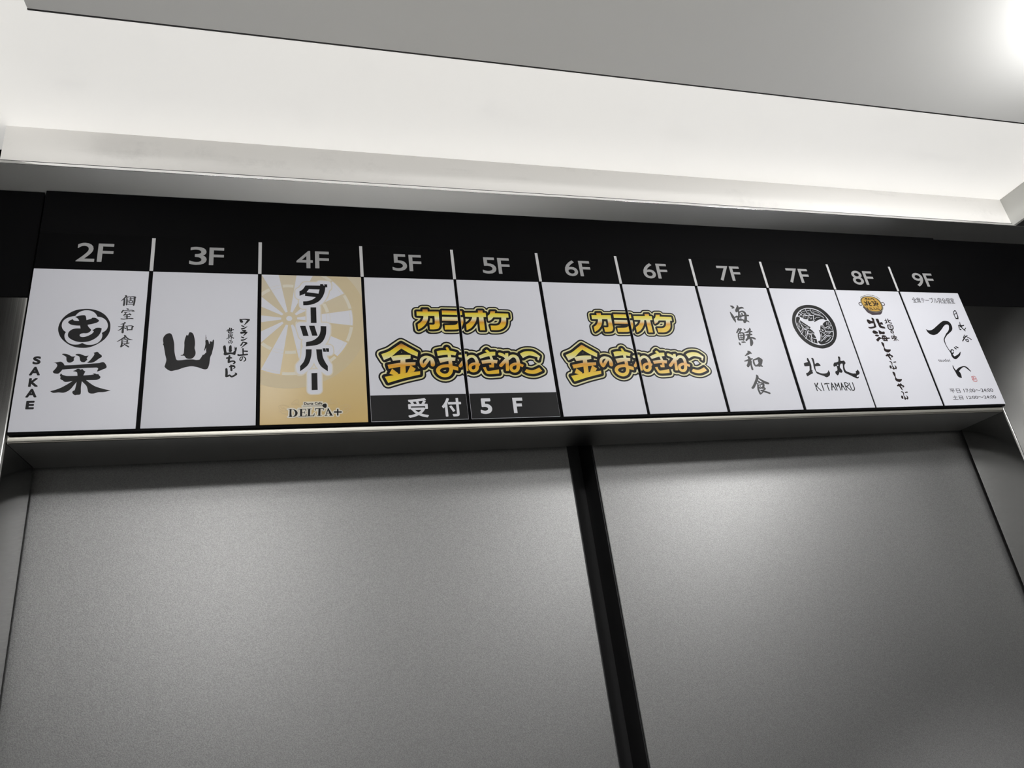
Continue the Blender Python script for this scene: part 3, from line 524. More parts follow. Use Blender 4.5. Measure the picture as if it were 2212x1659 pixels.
'hokkai_text': 'p 326.51,-33.88c 328.27,-33.86 329.6,-35.48 329.11,-38.35 328.96,-45.28c 324.03,-46.74 320.38,-47.18 318.53,-46.38 318,-44.97c 321.19,-45.15 325.87,-44.29c 326.81,-40.83c 323.75,-40.86 321.32,-41.5 319.71,-40.09 319.3,-37.25 320,-36.01c 322.11,-36.19 324.61,-37.59 326.64,-37.97c 326.52,-35.52|p 331.52,-35.05c 334.83,-35 335.33,-37.05 335.05,-39.92c 337.15,-39.08 338.75,-39.47 339,-42.13c 335.55,-41.96c 336.21,-43.58 339.6,-44.98 339.87,-47.01c 336.29,-46.64 332.83,-45.45 332.3,-42.4 331.75,-38.32|p 321.25,-51 322.98,-49.37 325.51,-49.56 327.56,-50.95 328.36,-52.76c 323.98,-53.39 321.7,-52.6|p 322.91,-55 324.96,-54.19 327.41,-54.58 328.15,-55.98 325.73,-56.59 323.73,-56.2|p 330.07,-48.51c 331.98,-49.71 333.76,-50.71 336.48,-50.49 337.08,-51.7 335.6,-53.72 331.74,-53.55 329.83,-53.96 329.26,-52.15|p 322.34,-60.2c 326.8,-57.19c 328.18,-56.98 329.6,-57.78 330.9,-57.77 331.44,-55.36c 333.79,-54.94 336.61,-55.53 337.45,-57.74c 340.88,-57.93 340.9,-58.93 337.15,-59.55c 336.95,-62.15c 334.42,-61.96 331.45,-61.77 330.69,-59.37c 328.51,-59.38 326.13,-60.99 324.19,-62.59 322.78,-61.79/332.98,-57.16 334.06,-57.27 333.51,-58 332.76,-57.92/335.16,-56.95 336.14,-57.1 335.7,-57.75 334.95,-57.67/332.08,-59.69 333.08,-59.68 332.72,-60.37 332.01,-60.41/334.18,-59.76 335.2,-59.84 334.85,-60.48 334.07,-60.48|s 343.08,-36.96,1.07 345.28,-37.55,1.28|s 344.87,-35.29,1.07 344.35,-39.82,1.28|s 342.4,-40.25,1.07 344.96,-39.4,1.28|s 347.55,-35.25,1.29 347.63,-39.37,1.28 350.85,-40.16,1.28|s 347.95,-37.52,1.07 350.52,-36.66,1.07|s 344.28,-42.69,1.28 350.41,-42.83,1.28 349.65,-47.34,1.28 344.25,-47.59,1.27 344.28,-42.69,1.28|s 345.15,-44.31,0.68 349.07,-44.48,0.68|s 347.54,-43.88,0.68 347.02,-46.75,0.68|s 344.92,-45.95,0.51 348.92,-45.91,0.51|s 347.39,-49.6,0.85 346.55,-51.63,0.93 345.28,-52.05,0.93 345.29,-50.42,0.76 347.2,-48.99,0.85 348.77,-49.99,1.02 348.54,-51.62,1.1 346.93,-52.85,0.68|s 344.21,-55.69,0.84 343.59,-59.32,0.92|s 344.13,-55.9,0.76 346.47,-56.09,0.76 345.95,-58.91,0.76|s 343.75,-58.92,0.84 346.34,-58.51,0.84|s 345.86,-56.49,1.05 350.1,-56.88,1.06|s 344.53,-58.11,0.84 350.26,-58.09,1.06|s 347.8,-54.46,1.06 347.81,-61.32,1.05|s 347.5,-58.91,0.93 345.09,-61.53,0.84|s 348.1,-58.5,0.93 350.76,-61.11,0.93|p 327.41,-63.34c 329.6,-63.57 330.52,-65.65 329.58,-69.82 331.1,-71.66 336.31,-71.9c 336.09,-73.05 333.81,-74.89 331.32,-75.44 328.46,-74.42 327.54,-72.35 328.32,-69.82 327.61,-66.58|s 327.75,-79.23,1.67 330.89,-78.32,2.4 334.13,-79.02,1.44 335.26,-79.94,1.92 333.88,-80.85,1.2|s 329.69,-76.95,0.96 330.1,-79.01,1.92 331.18,-81.3,2.15 331.81,-84.03,1.19|s 332.46,-76.95,1.2 333.34,-77.87,1.44|s 329.71,-86.07,1.19 331.5,-87.21,1.43 330.69,-90.38,0.76 331.16,-92.86,1.9 331.17,-94.67,1.42 329.36,-94.2,0.71|s 328.14,-91.71,2.61 327.83,-93.06,2.6|s 334.19,-90.4,0.48 334.76,-92.67,1.66 333.76,-94.46,1.42|s 334.1,-87,1.19 336.8,-86.57,1.34|s 331.07,-94.89,1.18 333.04,-93.78,0.71|p 327.69,-97.86c 329.84,-98.11 330.74,-100.13 329.82,-104.14 331.31,-105.94 336.43,-106.23c 336.21,-107.34 333.98,-109.08 331.53,-109.58 328.72,-108.57 327.82,-106.56 328.58,-104.12 327.89,-101|s 327.87,-113.68,1.63 330.95,-112.84,2.33 334.13,-113.56,1.4 335.25,-114.46,1.87 333.89,-115.32,1.17|s 329.78,-111.5,0.93 330.18,-113.49,1.87 331.23,-115.71,2.1 331.85,-118.36,1.16|s 332.49,-111.54,1.17 333.36,-112.44,1.4|s 330.17,-120.48,1.16 331.92,-121.6,1.39 331.13,-124.64,0.74 331.59,-127.05,1.85 331.59,-128.78,1.38 329.82,-128.31,0.69|s 328.62,-125.9,2.54 328.32,-127.2,2.53|s 334.57,-124.71,0.46 335.12,-126.9,1.62 334.14,-128.62,1.39|s 334.47,-121.43,1.16 337.12,-121.05,1.3|s 331.5,-129,1.15 333.43,-127.96,0.69',
'tsudoi_text': 'p 393.93,-46.99c 396.45,-48.4 399.55,-48.49 404.05,-46.91 410.98,-42.83 417.97,-38.71 422.78,-36.62 427.32,-36.57 430.53,-37.99 431.82,-41.47 431.21,-45.53 429.21,-48.43 424.96,-51.34 419.78,-54.23 417.91,-54.81c 418.39,-53.1c 423.19,-49.63 425.82,-46.73 427.44,-43.25 427.47,-41.8 425.88,-41.06 423.08,-41.55 419.43,-43.9 415.27,-47.39 409.6,-51.44 405.52,-53.46 401.29,-54.45 397.3,-53.51 394.67,-50.97|s 419.4,-53.66,1.7 415,-57.68,1.17 413.06,-60.52,1.34 412.5,-64.48,1.16 412.95,-68.98,0.98 414.15,-73.18,1.15 415.75,-76.53,2.01|s 415.12,-76.53,1.84 416.24,-73.46,1.33 418.02,-72.34,1.16 419.66,-72.91,1.33 419.45,-74.03,0.81|s 415.56,-76.25,1.84 417.2,-76.82,1.67 418.93,-75.14,0.81|s 415.75,-76.53,1.32 415.58,-79.6,3.12 417.56,-82.1,3.55 422.26,-80.18,2.7 425.86,-77.96,2.02 428.46,-75.16,0.64|s 422.7,-69.82,1.51 424.27,-71.23,1.68|s 425.46,-68.69,1.51 427.48,-69.82,1.69|s 410.35,-91.43,0.8 410.19,-94.44,1.64 411.57,-98.82,2.48 413.25,-103.18,4.32 415.46,-105.11,1.63|s 412.19,-98.83,3.07 417.73,-95.06,2.49 423.17,-92.91,1.31 426.32,-92.94,1.48 428.68,-94.61,2.17 431.38,-98.2,1.14|s 413.43,-98.84,3.07 414.53,-100.48,4.34 414.86,-103.74,3.06|s 442.51,-24.89,1.03 441.54,-29.05,1.03 442.22,-33.16,1.21|s 442.98,-24.59,1.03 446,-23.06,1.04 445.93,-30.17,1.39 444.85,-33.13,1.57|s 442.1,-27.86,0.85 445.16,-26.93,0.85|s 442.22,-33.16,1.57 445.04,-33.42,1.39|s 445.24,-37.82,0.84 443.99,-42.51,1.38|s 441.38,-42.53,0.84 440.74,-46.61,1.01 442.42,-47.17,1.55|s 441.2,-44.28,0.84 448.87,-41.88,1.38|s 443.62,-41.93,1.38 445.22,-45.41,1.55 447.8,-48.87,1.2|s 447.98,-47.13,1.2 450.28,-45.07,0.84|s 441.33,-41.95,0.84 445.96,-42.49,1.92|s 444.31,-54.1,0.83 441.03,-57.56,1.01|s 446.69,-55.24,0.83 443.58,-56.98,1.36 438.14,-61.58,1.18|s 444.79,-55.82,0.83 447.95,-54.65,0.83|s 446.46,-56.39,1.01 448.51,-57.53,1.19 451.31,-59.82,1.19|s 442.58,-60.42,1.01 446.38,-59.26,1.01 445.5,-62.41,1.36 443.14,-61.28,1.18 443.18,-59.85,1.01',
'tsudoi_seal': 's 429.6,-104.74,0.64 434.59,-104.64,0.53 434.69,-109.97,0.53 429.87,-110.01,0.64 429.6,-104.74,0.64|s 430.38,-106.11,0.7 432.72,-105.87,0.53|s 431.46,-105.85,0.64 431.05,-109.27,0.7|s 429.72,-107.73,0.82 432.55,-107.5,0.64|s 433.26,-106.69,0.53 433.41,-108.98,0.53|s 433.26,-106.69,0.47 434.52,-106.71,0.47',
'darts_text': 'p -255.51,-10.04c -239.46,-9.78c -239.01,-11.54c -239.77,-16.26 -241.49,-20.97 -244.49,-25.29 -248.39,-27.87 -252.88,-29.3 -257.5,-29.69c -257.62,-25.84c -253.47,-25.37 -249.92,-23.87 -247.15,-21.49c -255.96,-20.34c -255.93,-18.22c -260.42,-20.45c -260.48,-16.01c -257.81,-14/-252.66,-13.67c -243.94,-13.83c -244.83,-17.94c -254.63,-16.63c|p -243.34,-8.31c -240.89,-8.24c -240.28,-10.2c -240.31,-11.18c -243.4,-11.26c|p -239.98,-8.41c -237.46,-8.34c -237.37,-11.41c -239.33,-11.47c|p -251.64,-31.56c -247.01,-31.48c -246.97,-46.6c -251.62,-46.65c|p -260.38,-49.35c -255.99,-49.31c -253.55,-58.89c -257.98,-58.92c|p -253.16,-49.21c -248.75,-49.16c -246.4,-58.67c -250.73,-58.69c|p -243.76,-49.47c -239.09,-49.65c -239.65,-57.47 -242.45,-64.11 -247.22,-67.41 -255.83,-68.73c -255.59,-64.7c -249.96,-63.04 -245.65,-59.17 -243.95,-54.16|p -255.95,-71.44c -251.31,-71.44c -251.88,-78.24 -254.48,-85.71 -260.68,-91.46c -260.63,-86.72c -257.66,-82.49 -256.21,-77.15|p -247.76,-71.44c -243.08,-71.45c -242.57,-78.28 -240.54,-83.67 -238.75,-86.68c -238.87,-91.69c -244.33,-86.85 -246.99,-80.41|p -242.59,-70.47c -240.33,-70.47c -239.84,-73.74c -242.1,-73.73c|p -240.05,-70.47c -237.6,-70.47c -237.39,-73.74c -239.65,-73.74c|p -251.83,-93.14c -247.23,-92.97c -247.24,-108.13c -251.88,-108.25c',
'delta_text': 'p -270.03,-124.4c -266.81,-124.36 -264.16,-125.41 -262.85,-127.59 -263.63,-129.92 -265.34,-130.81 -267.6,-130.96 -270.17,-130.88c -269.11,-130.4c -268.9,-124.86c/-267.39,-124.9 -265.68,-125.37 -264.75,-127.54 -265.33,-129.87 -267.22,-130.46|s -260.16,-125.3,1.62 -260.28,-129.89,1.61|s -262.06,-124.48,0.4 -256.71,-124.62,0.49|s -262.11,-130.6,0.4 -256.6,-130.64,0.48|s -260.18,-127.45,0.4 -257.51,-127.44,0.4|s -257.5,-126.67,0.41 -257.52,-128.38,0.4|s -256.9,-124.61,0.33 -256.61,-125.83,0.57|s -256.27,-129.06,0.49 -256.67,-130.63,0.73|s -254.04,-125.38,1.63 -254.29,-129.97,1.62|s -255.75,-124.47,0.41 -252.49,-124.47,0.41|s -256.02,-130.65,0.4 -250.66,-130.51,0.49|s -250.05,-128.59,0.33 -250.66,-130.51,0.81|s -246.13,-125.15,1.64 -246.42,-129.98,1.63|s -249.21,-124.38,0.49 -243.01,-124.37,0.49|s -249.21,-124.29,0.41 -249.23,-125.81,0.57|s -243.01,-124.32,0.41 -242.97,-125.76,0.57|s -247.97,-130.58,0.41 -244.7,-130.59,0.41|s -239.32,-124.55,0.58 -241.41,-130.55,0.57|s -239.52,-124.76,0.82 -237.32,-130.02,1.8|s -240.59,-128.64,0.49 -238.06,-128.62,0.49|s -242.18,-130.53,0.41 -240.25,-130.59,0.41|s -238.5,-130.64,0.41 -235.97,-130.62,0.41|s -234.53,-127.72,1.15 -229.44,-127.86,1.16|s -232,-125.61,1.16 -232.14,-130.39,1.15|s -258.79,-122.02,0.33 -243.94,-122.17,0.49|p -244.13,-122.03c -242.93,-120.54 -240.98,-120.36 -240.43,-122.12 -241.06,-123.85 -242.61,-123.73',
'delta_scroll': 's -277.39,-121.86,0.56 -274.75,-120.64,0.56 -270.59,-121.6,0.56 -268.71,-123.15,0.56|s -221.77,-122.89,0.58 -224.5,-121.5,0.58 -228.87,-122.28,0.58 -230.88,-123.76,0.58|s -277.01,-122.3,0.56 -275.88,-124.46,0.56 -273.62,-125.81,0.56 -270.6,-125.03,0.56|s -222.18,-123.32,0.58 -223.45,-125.48,0.58 -225.86,-126.73,0.58 -228.98,-125.78,0.58|s -276.82,-125.51,0.56 -275.13,-126.62,0.56 -274,-127.93,0.56 -270.99,-128.44,0.56|s -222.5,-126.6,0.58 -224.32,-127.65,0.58 -225.54,-128.92,0.58 -228.7,-129.27,0.58|s -267.55,-120.17,0.57 -265.63,-117.4,0.57 -262.18,-116.39,0.57 -262.59,-119.63,0.57 -264.5,-119.16,0.57|s -231.97,-120.67,0.58 -233.86,-117.76,0.58 -237.36,-116.59,0.58 -237.05,-119.89,0.58 -235.08,-119.49,0.58|s -266.79,-120.61,0.57 -264.12,-119.81,0.57 -261.46,-120.96,0.57|s -232.77,-121.09,0.58 -235.49,-120.14,0.58 -238.26,-121.17,0.58|s -252.55,-115.95,0.58 -250.6,-114.89,0.58 -249.85,-116.44,0.58|s -247.11,-115.71,0.58 -249.04,-114.58,0.58 -249.84,-116.09,0.58|s -273.62,-122.81,0.56 -271.73,-123.72,0.56 -272.11,-124.99,0.56|s -225.76,-123.67,0.58 -227.76,-124.5,0.58 -227.41,-125.82,0.58|s -275.51,-121.48,0.56 -275.13,-123.2,0.56 -272.87,-123.69,0.56|s -223.74,-122.4,0.58 -224.19,-124.15,0.58 -226.58,-124.53,0.58',
'logo_top': 'p -156.37,-31.62c -151.98,-31.54c -151.95,-33.94c -142.18,-33.79c -142.25,-44.88 -142.29,-47.91 -143.9,-50.94 -147.31,-51.82 -151.31,-51.85c -151.37,-47.1c -147.8,-47.06 -146.55,-45.43 -146.26,-38.34c -151.91,-38.42c -152.51,-41.97 -154.39,-46.02 -157.78,-49.81 -161.7,-52.18c -161.74,-46.85c -158.22,-44.06 -156.39,-40.51 -156.1,-38.48c -161.99,-38.46c -161.89,-34c -156.42,-34.02c|p -139.15,-32.71c -120.9,-32.82c -121.09,-36.95c -139.29,-36.81c|p -139.49,-39.01c -120.5,-39.26c -120.57,-43.11 -121.06,-45.66 -123.07,-49.75 -126.65,-51.55 -131.21,-51.94 -138.05,-51.99c -137.92,-47.61c -130.77,-47.39 -127.54,-46.75 -126.03,-45.21 -125.6,-43.17c -139.85,-43.08c|p -106.14,-32.06c -101.79,-31.98c -101.83,-34.33c -99.13,-34.45c -99.15,-38.71c -101.78,-38.85c -101.66,-52.37c -106.19,-52.4c -106.07,-38.91c -108.01,-38.83c -109.06,-42.97 -111.59,-47.1 -114.7,-50.44 -118.57,-52.5c -118.43,-46.76c -114.94,-44.06 -112.77,-40.96 -112.07,-38.79c -118.52,-38.72c -118.55,-34.59c -106.26,-34.4c|p -94.36,-32.65c -90.11,-32.58c -90.6,-34.68c -78.07,-35.01c -78.14,-39.21c -80.52,-39.24c -81.22,-44.72 -82.87,-48.36 -86.02,-50.96 -89.91,-52.12 -95.98,-52.17c -96.11,-47.46c -90.27,-47.4 -87.25,-45.82 -85.55,-42.69 -85,-39.04c -92.54,-39.04c -94.71,-41.51 -97.7,-43.09c -97.62,-37.65c -95.41,-35.54',
'logo_low': 'p -177.38,-65.58c -171.72,-69.29 -163.48,-74.53c -164.3,-78.33c -170.71,-75.31 -177.54,-70.7c -181.29,-73.69 -186.52,-78.45 -192.84,-81.57c -194.73,-76.04c -187.98,-73.28 -182.43,-69.29|p -186.87,-78.44c -182.22,-77.27 -175.8,-76.7 -170.04,-76.91c -170.35,-80.3c -174.85,-81.07 -178.95,-81.45 -185.35,-82.4c|p -178.94,-81.25c -174.84,-80.87c -175.34,-93.45c -179.99,-94.76c|p -190.05,-86.1c -179.13,-84.21 -166.31,-83.7c -166.7,-86.55c -179.02,-87.94 -189.29,-89.81c|p -193.01,-97.12c -185.46,-95.67 -180.5,-94.56 -175.17,-93.65 -163.02,-92.21c -163.26,-95.35c -177.27,-98.68 -190.56,-102.72c|p -186.49,-89.64c -181.53,-94.16c -182.64,-95.12c -185.46,-95.67c -189.03,-94.27c|p -170.8,-86.63c -166.6,-90.02c -168.38,-92.55c -174.12,-93.66c|s -154.57,-80.58,2.66 -157.38,-84.15,2.84 -160.09,-87.51,2.71 -161.51,-84.13,2.64 -160.73,-80.95,2.65 -158.06,-79.04,2.47 -155.16,-79.05,2.48 -152.41,-80.79,3.05 -151.61,-84.19,3.61 -151.77,-86.18,3.6|p -147.23,-73.35c -142.94,-72.46 -135.59,-72.75 -129.82,-74.4c -131.23,-77.45c -137.8,-76.61 -146.7,-77.8c|p -146.36,-80.21c -139.88,-79.24 -131.24,-79.47c -131.93,-82.71c -138.38,-82.87 -145.11,-84.63c|s -137.95,-70.3,2.14 -136.8,-73.77,2.52 -136.51,-78.64,2.89 -136.2,-85.09,3.26 -136.68,-88.29,3.44|s -136.22,-87.3,2.99 -141.36,-87.46,2.86 -145.46,-88.62,3.04 -147.79,-91.58,3.33 -146.36,-94.75,3.32 -142.72,-96.49,3.4 -138.83,-95.63,3.22 -136.53,-92.48,3.24 -135.95,-88.3,3.06|p -135.45,-86.9c -129.75,-88.75c -130.09,-92.15c -135.08,-90.7c|s -127.28,-78.08,2.59 -123.1,-78.3,2.6|s -122.77,-80.59,2.59 -127.85,-87.6,2.96|p -122.68,-76c -121.14,-75.92c -121.14,-92.39c -123.06,-92.57c|s -121.48,-81.02,2.39 -118.94,-78.73,2.6 -115.83,-78.33,2.61 -113.53,-80.22,2.81 -112.55,-83.57,3 -112.49,-86.48,2.99|s -112.44,-86.06,2.79 -115.46,-85.63,2.59 -118.7,-87.26,2.78 -119.38,-90.14,2.77 -118.08,-92.21,2.77 -115.42,-92.24,2.77 -113.28,-90.2,2.98 -112.73,-86.89,2.99|p -112.26,-84.4c -109.71,-85.67c -110.71,-87.74c -112.92,-86.89c|p -104.41,-73.09c -102.48,-71.61c -100.19,-73.73c -101.92,-75.21c|p -110.58,-77.93c -105.48,-75.63 -100.24,-74.16 -94.93,-73.95c -95.36,-77.56c -101.9,-78.38 -109.34,-80.66c|p -108.59,-82.54c -101.11,-81.54 -93.78,-82.21c -94.75,-85.35c -100.73,-84.89 -108.17,-85.68c|s -100.12,-76.49,2.03 -98.97,-81.55,2.43 -98.64,-85.33,2.42 -98.94,-87.83,2.41|p -102.11,-86.76c -97.63,-86.59c -97.95,-89.3c -102.02,-89.26c|p -107.99,-89.21c -105.25,-88.82c -104.31,-92.35 -101.64,-92.58 -93.72,-91.21c -94.01,-95.15c -100.07,-95.62 -104.29,-95.45 -106.04,-93.98|s -91.07,-76.17,2.94 -88.44,-77.16,2.86 -85.58,-79.5,2.66|p -86.05,-75.46c -83.25,-75.26c -84.54,-92.75c -87.47,-92.73c|s -85.4,-81.2,2.86 -91.5,-87.47,3.03|s -83.38,-80.78,2.66 -80.7,-78.46,2.87 -77.89,-78.26,2.88 -75.73,-79.97,3.09 -75.06,-83.79,3.08 -75.46,-86.75,3.07|s -75.4,-86.33,2.66 -78.54,-86.09,2.65 -81.95,-87.96,2.85 -82.53,-90.89,2.84 -81.01,-92.79,2.84 -78.26,-92.82,2.84 -76.17,-90.53,3.05 -75.52,-87.17,3.07|p -74.8,-84.85c -70.33,-87c -71.64,-89.31c -75.18,-87.6c|p -72.39,-75.92c -68.52,-74 -63.61,-73.49 -58.9,-74.45 -53.83,-78.56c -55.85,-82.63c -56.94,-81.77c -56.42,-79.62c -61.05,-78.1 -65.04,-77.88 -70.18,-80.21c|p -70.47,-93.73c -68.53,-91.23c -63.9,-92.33 -60.18,-91.52 -56.29,-89.65c -53.99,-93.06c -58.71,-95.12 -62.83,-95.91 -67.51,-95.23',
'seafood_brush': 's 157.42,-22.5,1.09 159.43,-23.31,2.65 160.53,-24.43,1.72|s 158.31,-25.31,0.62 160.53,-24.43,1.56|s 155.17,-29.87,1.09 156.26,-33.5,2.79 157.39,-37.4,3.09 158.04,-41.01,1.08|s 158.79,-35.42,1.08 161.56,-34.55,1.86|s 165.39,-21.61,0.94 165.34,-23.77,2.35 162.66,-27.78,2.8|s 162.66,-27.78,2.5 167.17,-24.87,2.04 170.46,-24.25,2.04 171.98,-24.9,0.79|s 162.42,-28.63,2.33 165.29,-27.45,1.56|s 165.08,-29.15,1.88 164.14,-33.39,2.01 161.75,-38.18,2.32|s 165.2,-29.71,1.71 168.37,-28.53,1.56 170.76,-29.06,2.35 171.89,-31.02,2.66 171.46,-34.97,2.8 170.13,-38.91,3.1 168.52,-41.17,2.01|s 161.7,-38.35,2.01 164.94,-38.42,2.01 167.67,-38.66,1.71 168.06,-41.17,2.01|s 164.87,-34.78,1.24 169.8,-33.31,1.71 174.92,-33.23,2.03|s 158.74,-35.59,1.24 164.38,-34.51,1.56|s 167.54,-31.37,1.24 168.07,-32.49,0.94|s 166.29,-32.8,1.41 165.1,-37.86,1.09|s 168.36,-30.51,0.94 168.67,-33.32,0.94|s 167.96,-38.66,0.92 167.46,-40.34,0.77 168.76,-39.77,0.62|s 169.29,-38.92,1.55 172.43,-39.72,1.71 173.8,-40.83,0.77|s 159.67,-47.91,0.76 158.48,-50.12,1.84 155.94,-53.16,1.37|s 158.2,-50.12,1.53 161.95,-48.72,1.68 162.27,-49.54,1.08|s 161.99,-49.54,1.23 159.51,-52.31,1.53 158.05,-54.51,1.06|s 157.37,-53.97,1.21 156.54,-57.8,1.52 156.71,-61.06,1.67|s 157.93,-53.97,1.06 161.22,-53.12,1.21 163.41,-54.21,2.14 162.65,-57.77,2.28 161.14,-61.05,2.28|s 156.98,-61.06,1.52 161.22,-60.77,1.67|s 157.41,-56.7,0.91 162.65,-55.86,1.21|s 160.43,-53.95,0.99 158.8,-60.51,0.98|s 156.78,-58.89,0.76 161.66,-58.32,0.91|s 155.49,-64.32,1.2 155.85,-65.94,2.11 156.27,-66.75,0.9|s 158.44,-63.66,0.91 159.79,-63.77,1.66 160.98,-63.49,1.52 162.28,-63.76,1.37|s 165.3,-48.69,0.92 166.21,-49.79,1.84|s 172.01,-47.8,0.92 172.08,-49.46,2.15 168.73,-52.25,2 165.21,-52.82,0.61|s 165.21,-52.82,1.08 169.94,-51.96,1.85 173.67,-51.66,1.38|s 165.44,-55.84,1.06 169.04,-55,1.84 172.4,-54.98,1.84|s 171.92,-50.02,1.38 170.32,-54.44,1.99 168.78,-57.74,2.14|s 164.31,-61.58,1.97 167.18,-59.39,1.99 170.78,-58.55,1.68 173.89,-59.36,2.29 175.44,-60.18,0.92|s 168.78,-57.74,1.99 170.04,-61.02,3.05 169.63,-64.29,3.64 168.18,-67.27,1.97|s 168.04,-55.55,1.38 166.46,-59.94,1.67 164.75,-61.03,1.52|s 162.64,-74.02,1.66 163.89,-74.91,2.97 165.67,-76.09,1.32|s 163.8,-75.2,2.8 161.16,-76.96,2.14 157.89,-78.83,0.66|s 155.58,-84.66,0.81 159.18,-83.69,1.79 165.13,-81.97,1.31|s 161.42,-80.19,2.46 162.02,-82.24,3.28 160.51,-86.32,3.59 157.89,-90.07,2.44|s 160.68,-85.74,2.46 157.17,-89.48,1.3|s 162.58,-83.41,1.96 161.92,-88.65,1.96 161.83,-93.4,2.28|s 162.31,-86.33,1.79 163.26,-85.17,0.98|s 165.9,-83.43,1.48 165.58,-87.51,2.13 166.61,-90.14,1.31|s 166.2,-83.43,1.15 169.89,-82.28,1.81 172.89,-81.42,2.15 175.01,-83.48,2.97|s 174.92,-83.77,2.8 172.72,-86.98,3.78 170.8,-89.3,3.27|s 166.69,-89.85,1.31 170.89,-89.01,2.46 173.86,-90.2,1.64|s 171.84,-82.88,1.97 172.34,-85.22,3.28|s 166.91,-90.14,0.81 170.62,-89.88,1.31|s 164.77,-100.22,1.95 164.85,-101.94,2.91 161.98,-106.46,2.57 157.62,-112.06,2.55 155.89,-113.27,2.07|s 165.19,-102.8,1.3 168.81,-105.71,2.26 171.79,-107.75,2.9 175.13,-108.65,2.1|s 163.43,-105.63,0.8 165.17,-106.79,2.1|s 161.81,-109.02,0.63 165.72,-107.94,1.28 169.05,-108.84,2.1 168.95,-111.11,2.25 167.28,-113.63,2.08|s 163.04,-109.89,1.6 162.1,-114.95,2.07 162.81,-119.46,2.07|s 162.81,-119.46,1.9 164.84,-118.66,1.27 167.13,-117.02,1.12|s 163.76,-110.46,0.97 167.59,-109.67,1.13|s 163.2,-113.28,0.8 165.2,-111.62,0.97 164.82,-109.91,0.8|s 163.92,-113.86,1.12 167.75,-113.08,1.92 169.78,-114.24,1.6 167.57,-115.62,1.12 164.72,-116.13,1.12|s 164.72,-116.13,1.6 169.34,-117.62,1.92 173.37,-119.11,1.92',
'private_room_brush': 's -393.54,-23.26,0.62 -392.6,-23.67,1.13 -394.12,-25.89,0.94 -396.18,-28.4,0.32|s -393.85,-26.47,1.24 -393.73,-29.51,1.37 -393.86,-32.11,1.37|s -392.26,-25.12,0.82 -391.9,-28.32,1.24 -391.97,-31.79,0.93|s -392.18,-24.69,0.82 -389.26,-24.33,0.7 -386.52,-24.41,1.13 -386.02,-24.98,0.82|s -386.59,-25,1.45 -386.54,-28.78,1.44 -386.87,-31.98,1.18|s -391.46,-31.14,0.68 -386.72,-30.96,0.82|s -390.69,-26.4,0.62 -387.54,-26.04,0.62|s -389.47,-25.06,0.82 -389.16,-27.97,0.76|s -390.57,-28,0.82 -390.21,-29.73,0.82|s -390.57,-28,0.56 -388.09,-27.8,0.62 -388.07,-29.54,0.88|s -390.21,-29.73,0.56 -387.95,-29.68,0.62|s -391.6,-35.1,0.44 -390.55,-35.65,1.12|s -393.95,-36.71,0.87 -394.81,-38.59,1.11|s -394.36,-37.15,0.68 -390.8,-36.72,0.56 -387.43,-36.6,0.74 -386.02,-37.44,0.68|s -388.01,-37.91,0.44 -386.48,-37.31,0.81|s -393.02,-38.56,0.62 -390.69,-38.24,0.5 -388.91,-37.92,0.62|s -391.77,-38.68,0.74 -392.33,-40.12,0.93 -393.26,-41.13,0.81|s -393.25,-41.27,0.81 -390.96,-40.53,0.68 -388.51,-40.2,0.93|s -389.47,-39.5,0.43 -388.37,-40.63,1.11|s -392.92,-42.69,0.49 -390.8,-42.52,0.74 -388.81,-42.21,0.62|s -390.93,-40.95,1.11 -390.66,-44.36,1.11|s -394.89,-44.48,0.79 -392.65,-44.67,0.85 -389.79,-44.07,0.74 -386.88,-44.03,0.93 -386.18,-44.36,0.37|s -392.31,-47.61,0.61 -391.5,-48.03,0.92 -393.21,-48.89,0.73 -394.84,-49.33,0.3|s -396,-51.45,0.73 -393.46,-51.28,0.73 -390.84,-50.7,0.61|s -392.63,-49.17,1.22 -392.83,-52.26,1.34 -392.83,-56.45,1.7|s -392.99,-51.7,1.1 -394.38,-53.67,0.85 -396.16,-54.94,0.43|s -392.28,-52.25,0.61 -391,-52.94,1.1|s -390.26,-50.97,0.92 -389.55,-54.47,1.04|s -390.16,-50.83,0.67 -387.29,-50.52,0.67 -385.78,-51.21,1.1|s -386.32,-51.5,1.22 -386.59,-53.89,1.04|s -389.47,-54.05,0.85 -386.36,-54.03,0.85|s -391.18,-59.23,1.09 -390.56,-60.06,1.21 -392.81,-62.28,1.09 -396.03,-64.64,0.41|s -390.33,-60.19,0.9 -388.4,-62.27,1.09 -385.46,-63.09,0.43|s -391.32,-61.59,0.6 -390.51,-62.14,0.84|s -392.72,-63.39,0.72 -392.53,-66.42,1.2 -392.93,-69.02,1.2|s -392.72,-63.39,0.78 -390.55,-62.97,0.66 -388.98,-63.38,1.09 -389.07,-66.41,1.02|s -392.16,-64.9,0.6 -389.32,-64.62,0.6|s -392.05,-66.36,0.54 -389.19,-66.27,0.72|s -392.93,-69.02,1.01 -391.69,-68.06,0.84 -390.78,-67.1,0.66|s -387.69,-65.72,0.84 -388.96,-66.41,0.72|s -390.68,-66.97,0.66 -389.06,-68.06,1.02 -387.65,-69.16,0.96',
}

# ================================================================== the car
Zs = Z0 + 0.0767          # underside of the metal lip above the sign board
Zt = Z0 + 0.1153          # top of the white ceiling tray
ZL = Z0 - 0.1437          # underside of the door header
XL, XR = -0.536, 0.700    # side walls
XJ0, XJ1 = -0.4612, 0.4592  # door opening
YB = -1.38                # back wall
YF = 0.004                # face of the front wall
YD = 0.065                # face of the car doors

def structure(name, boxes, material):
    o = link(name, boxes_mesh(name, boxes), material); o['kind'] = 'structure'; return o

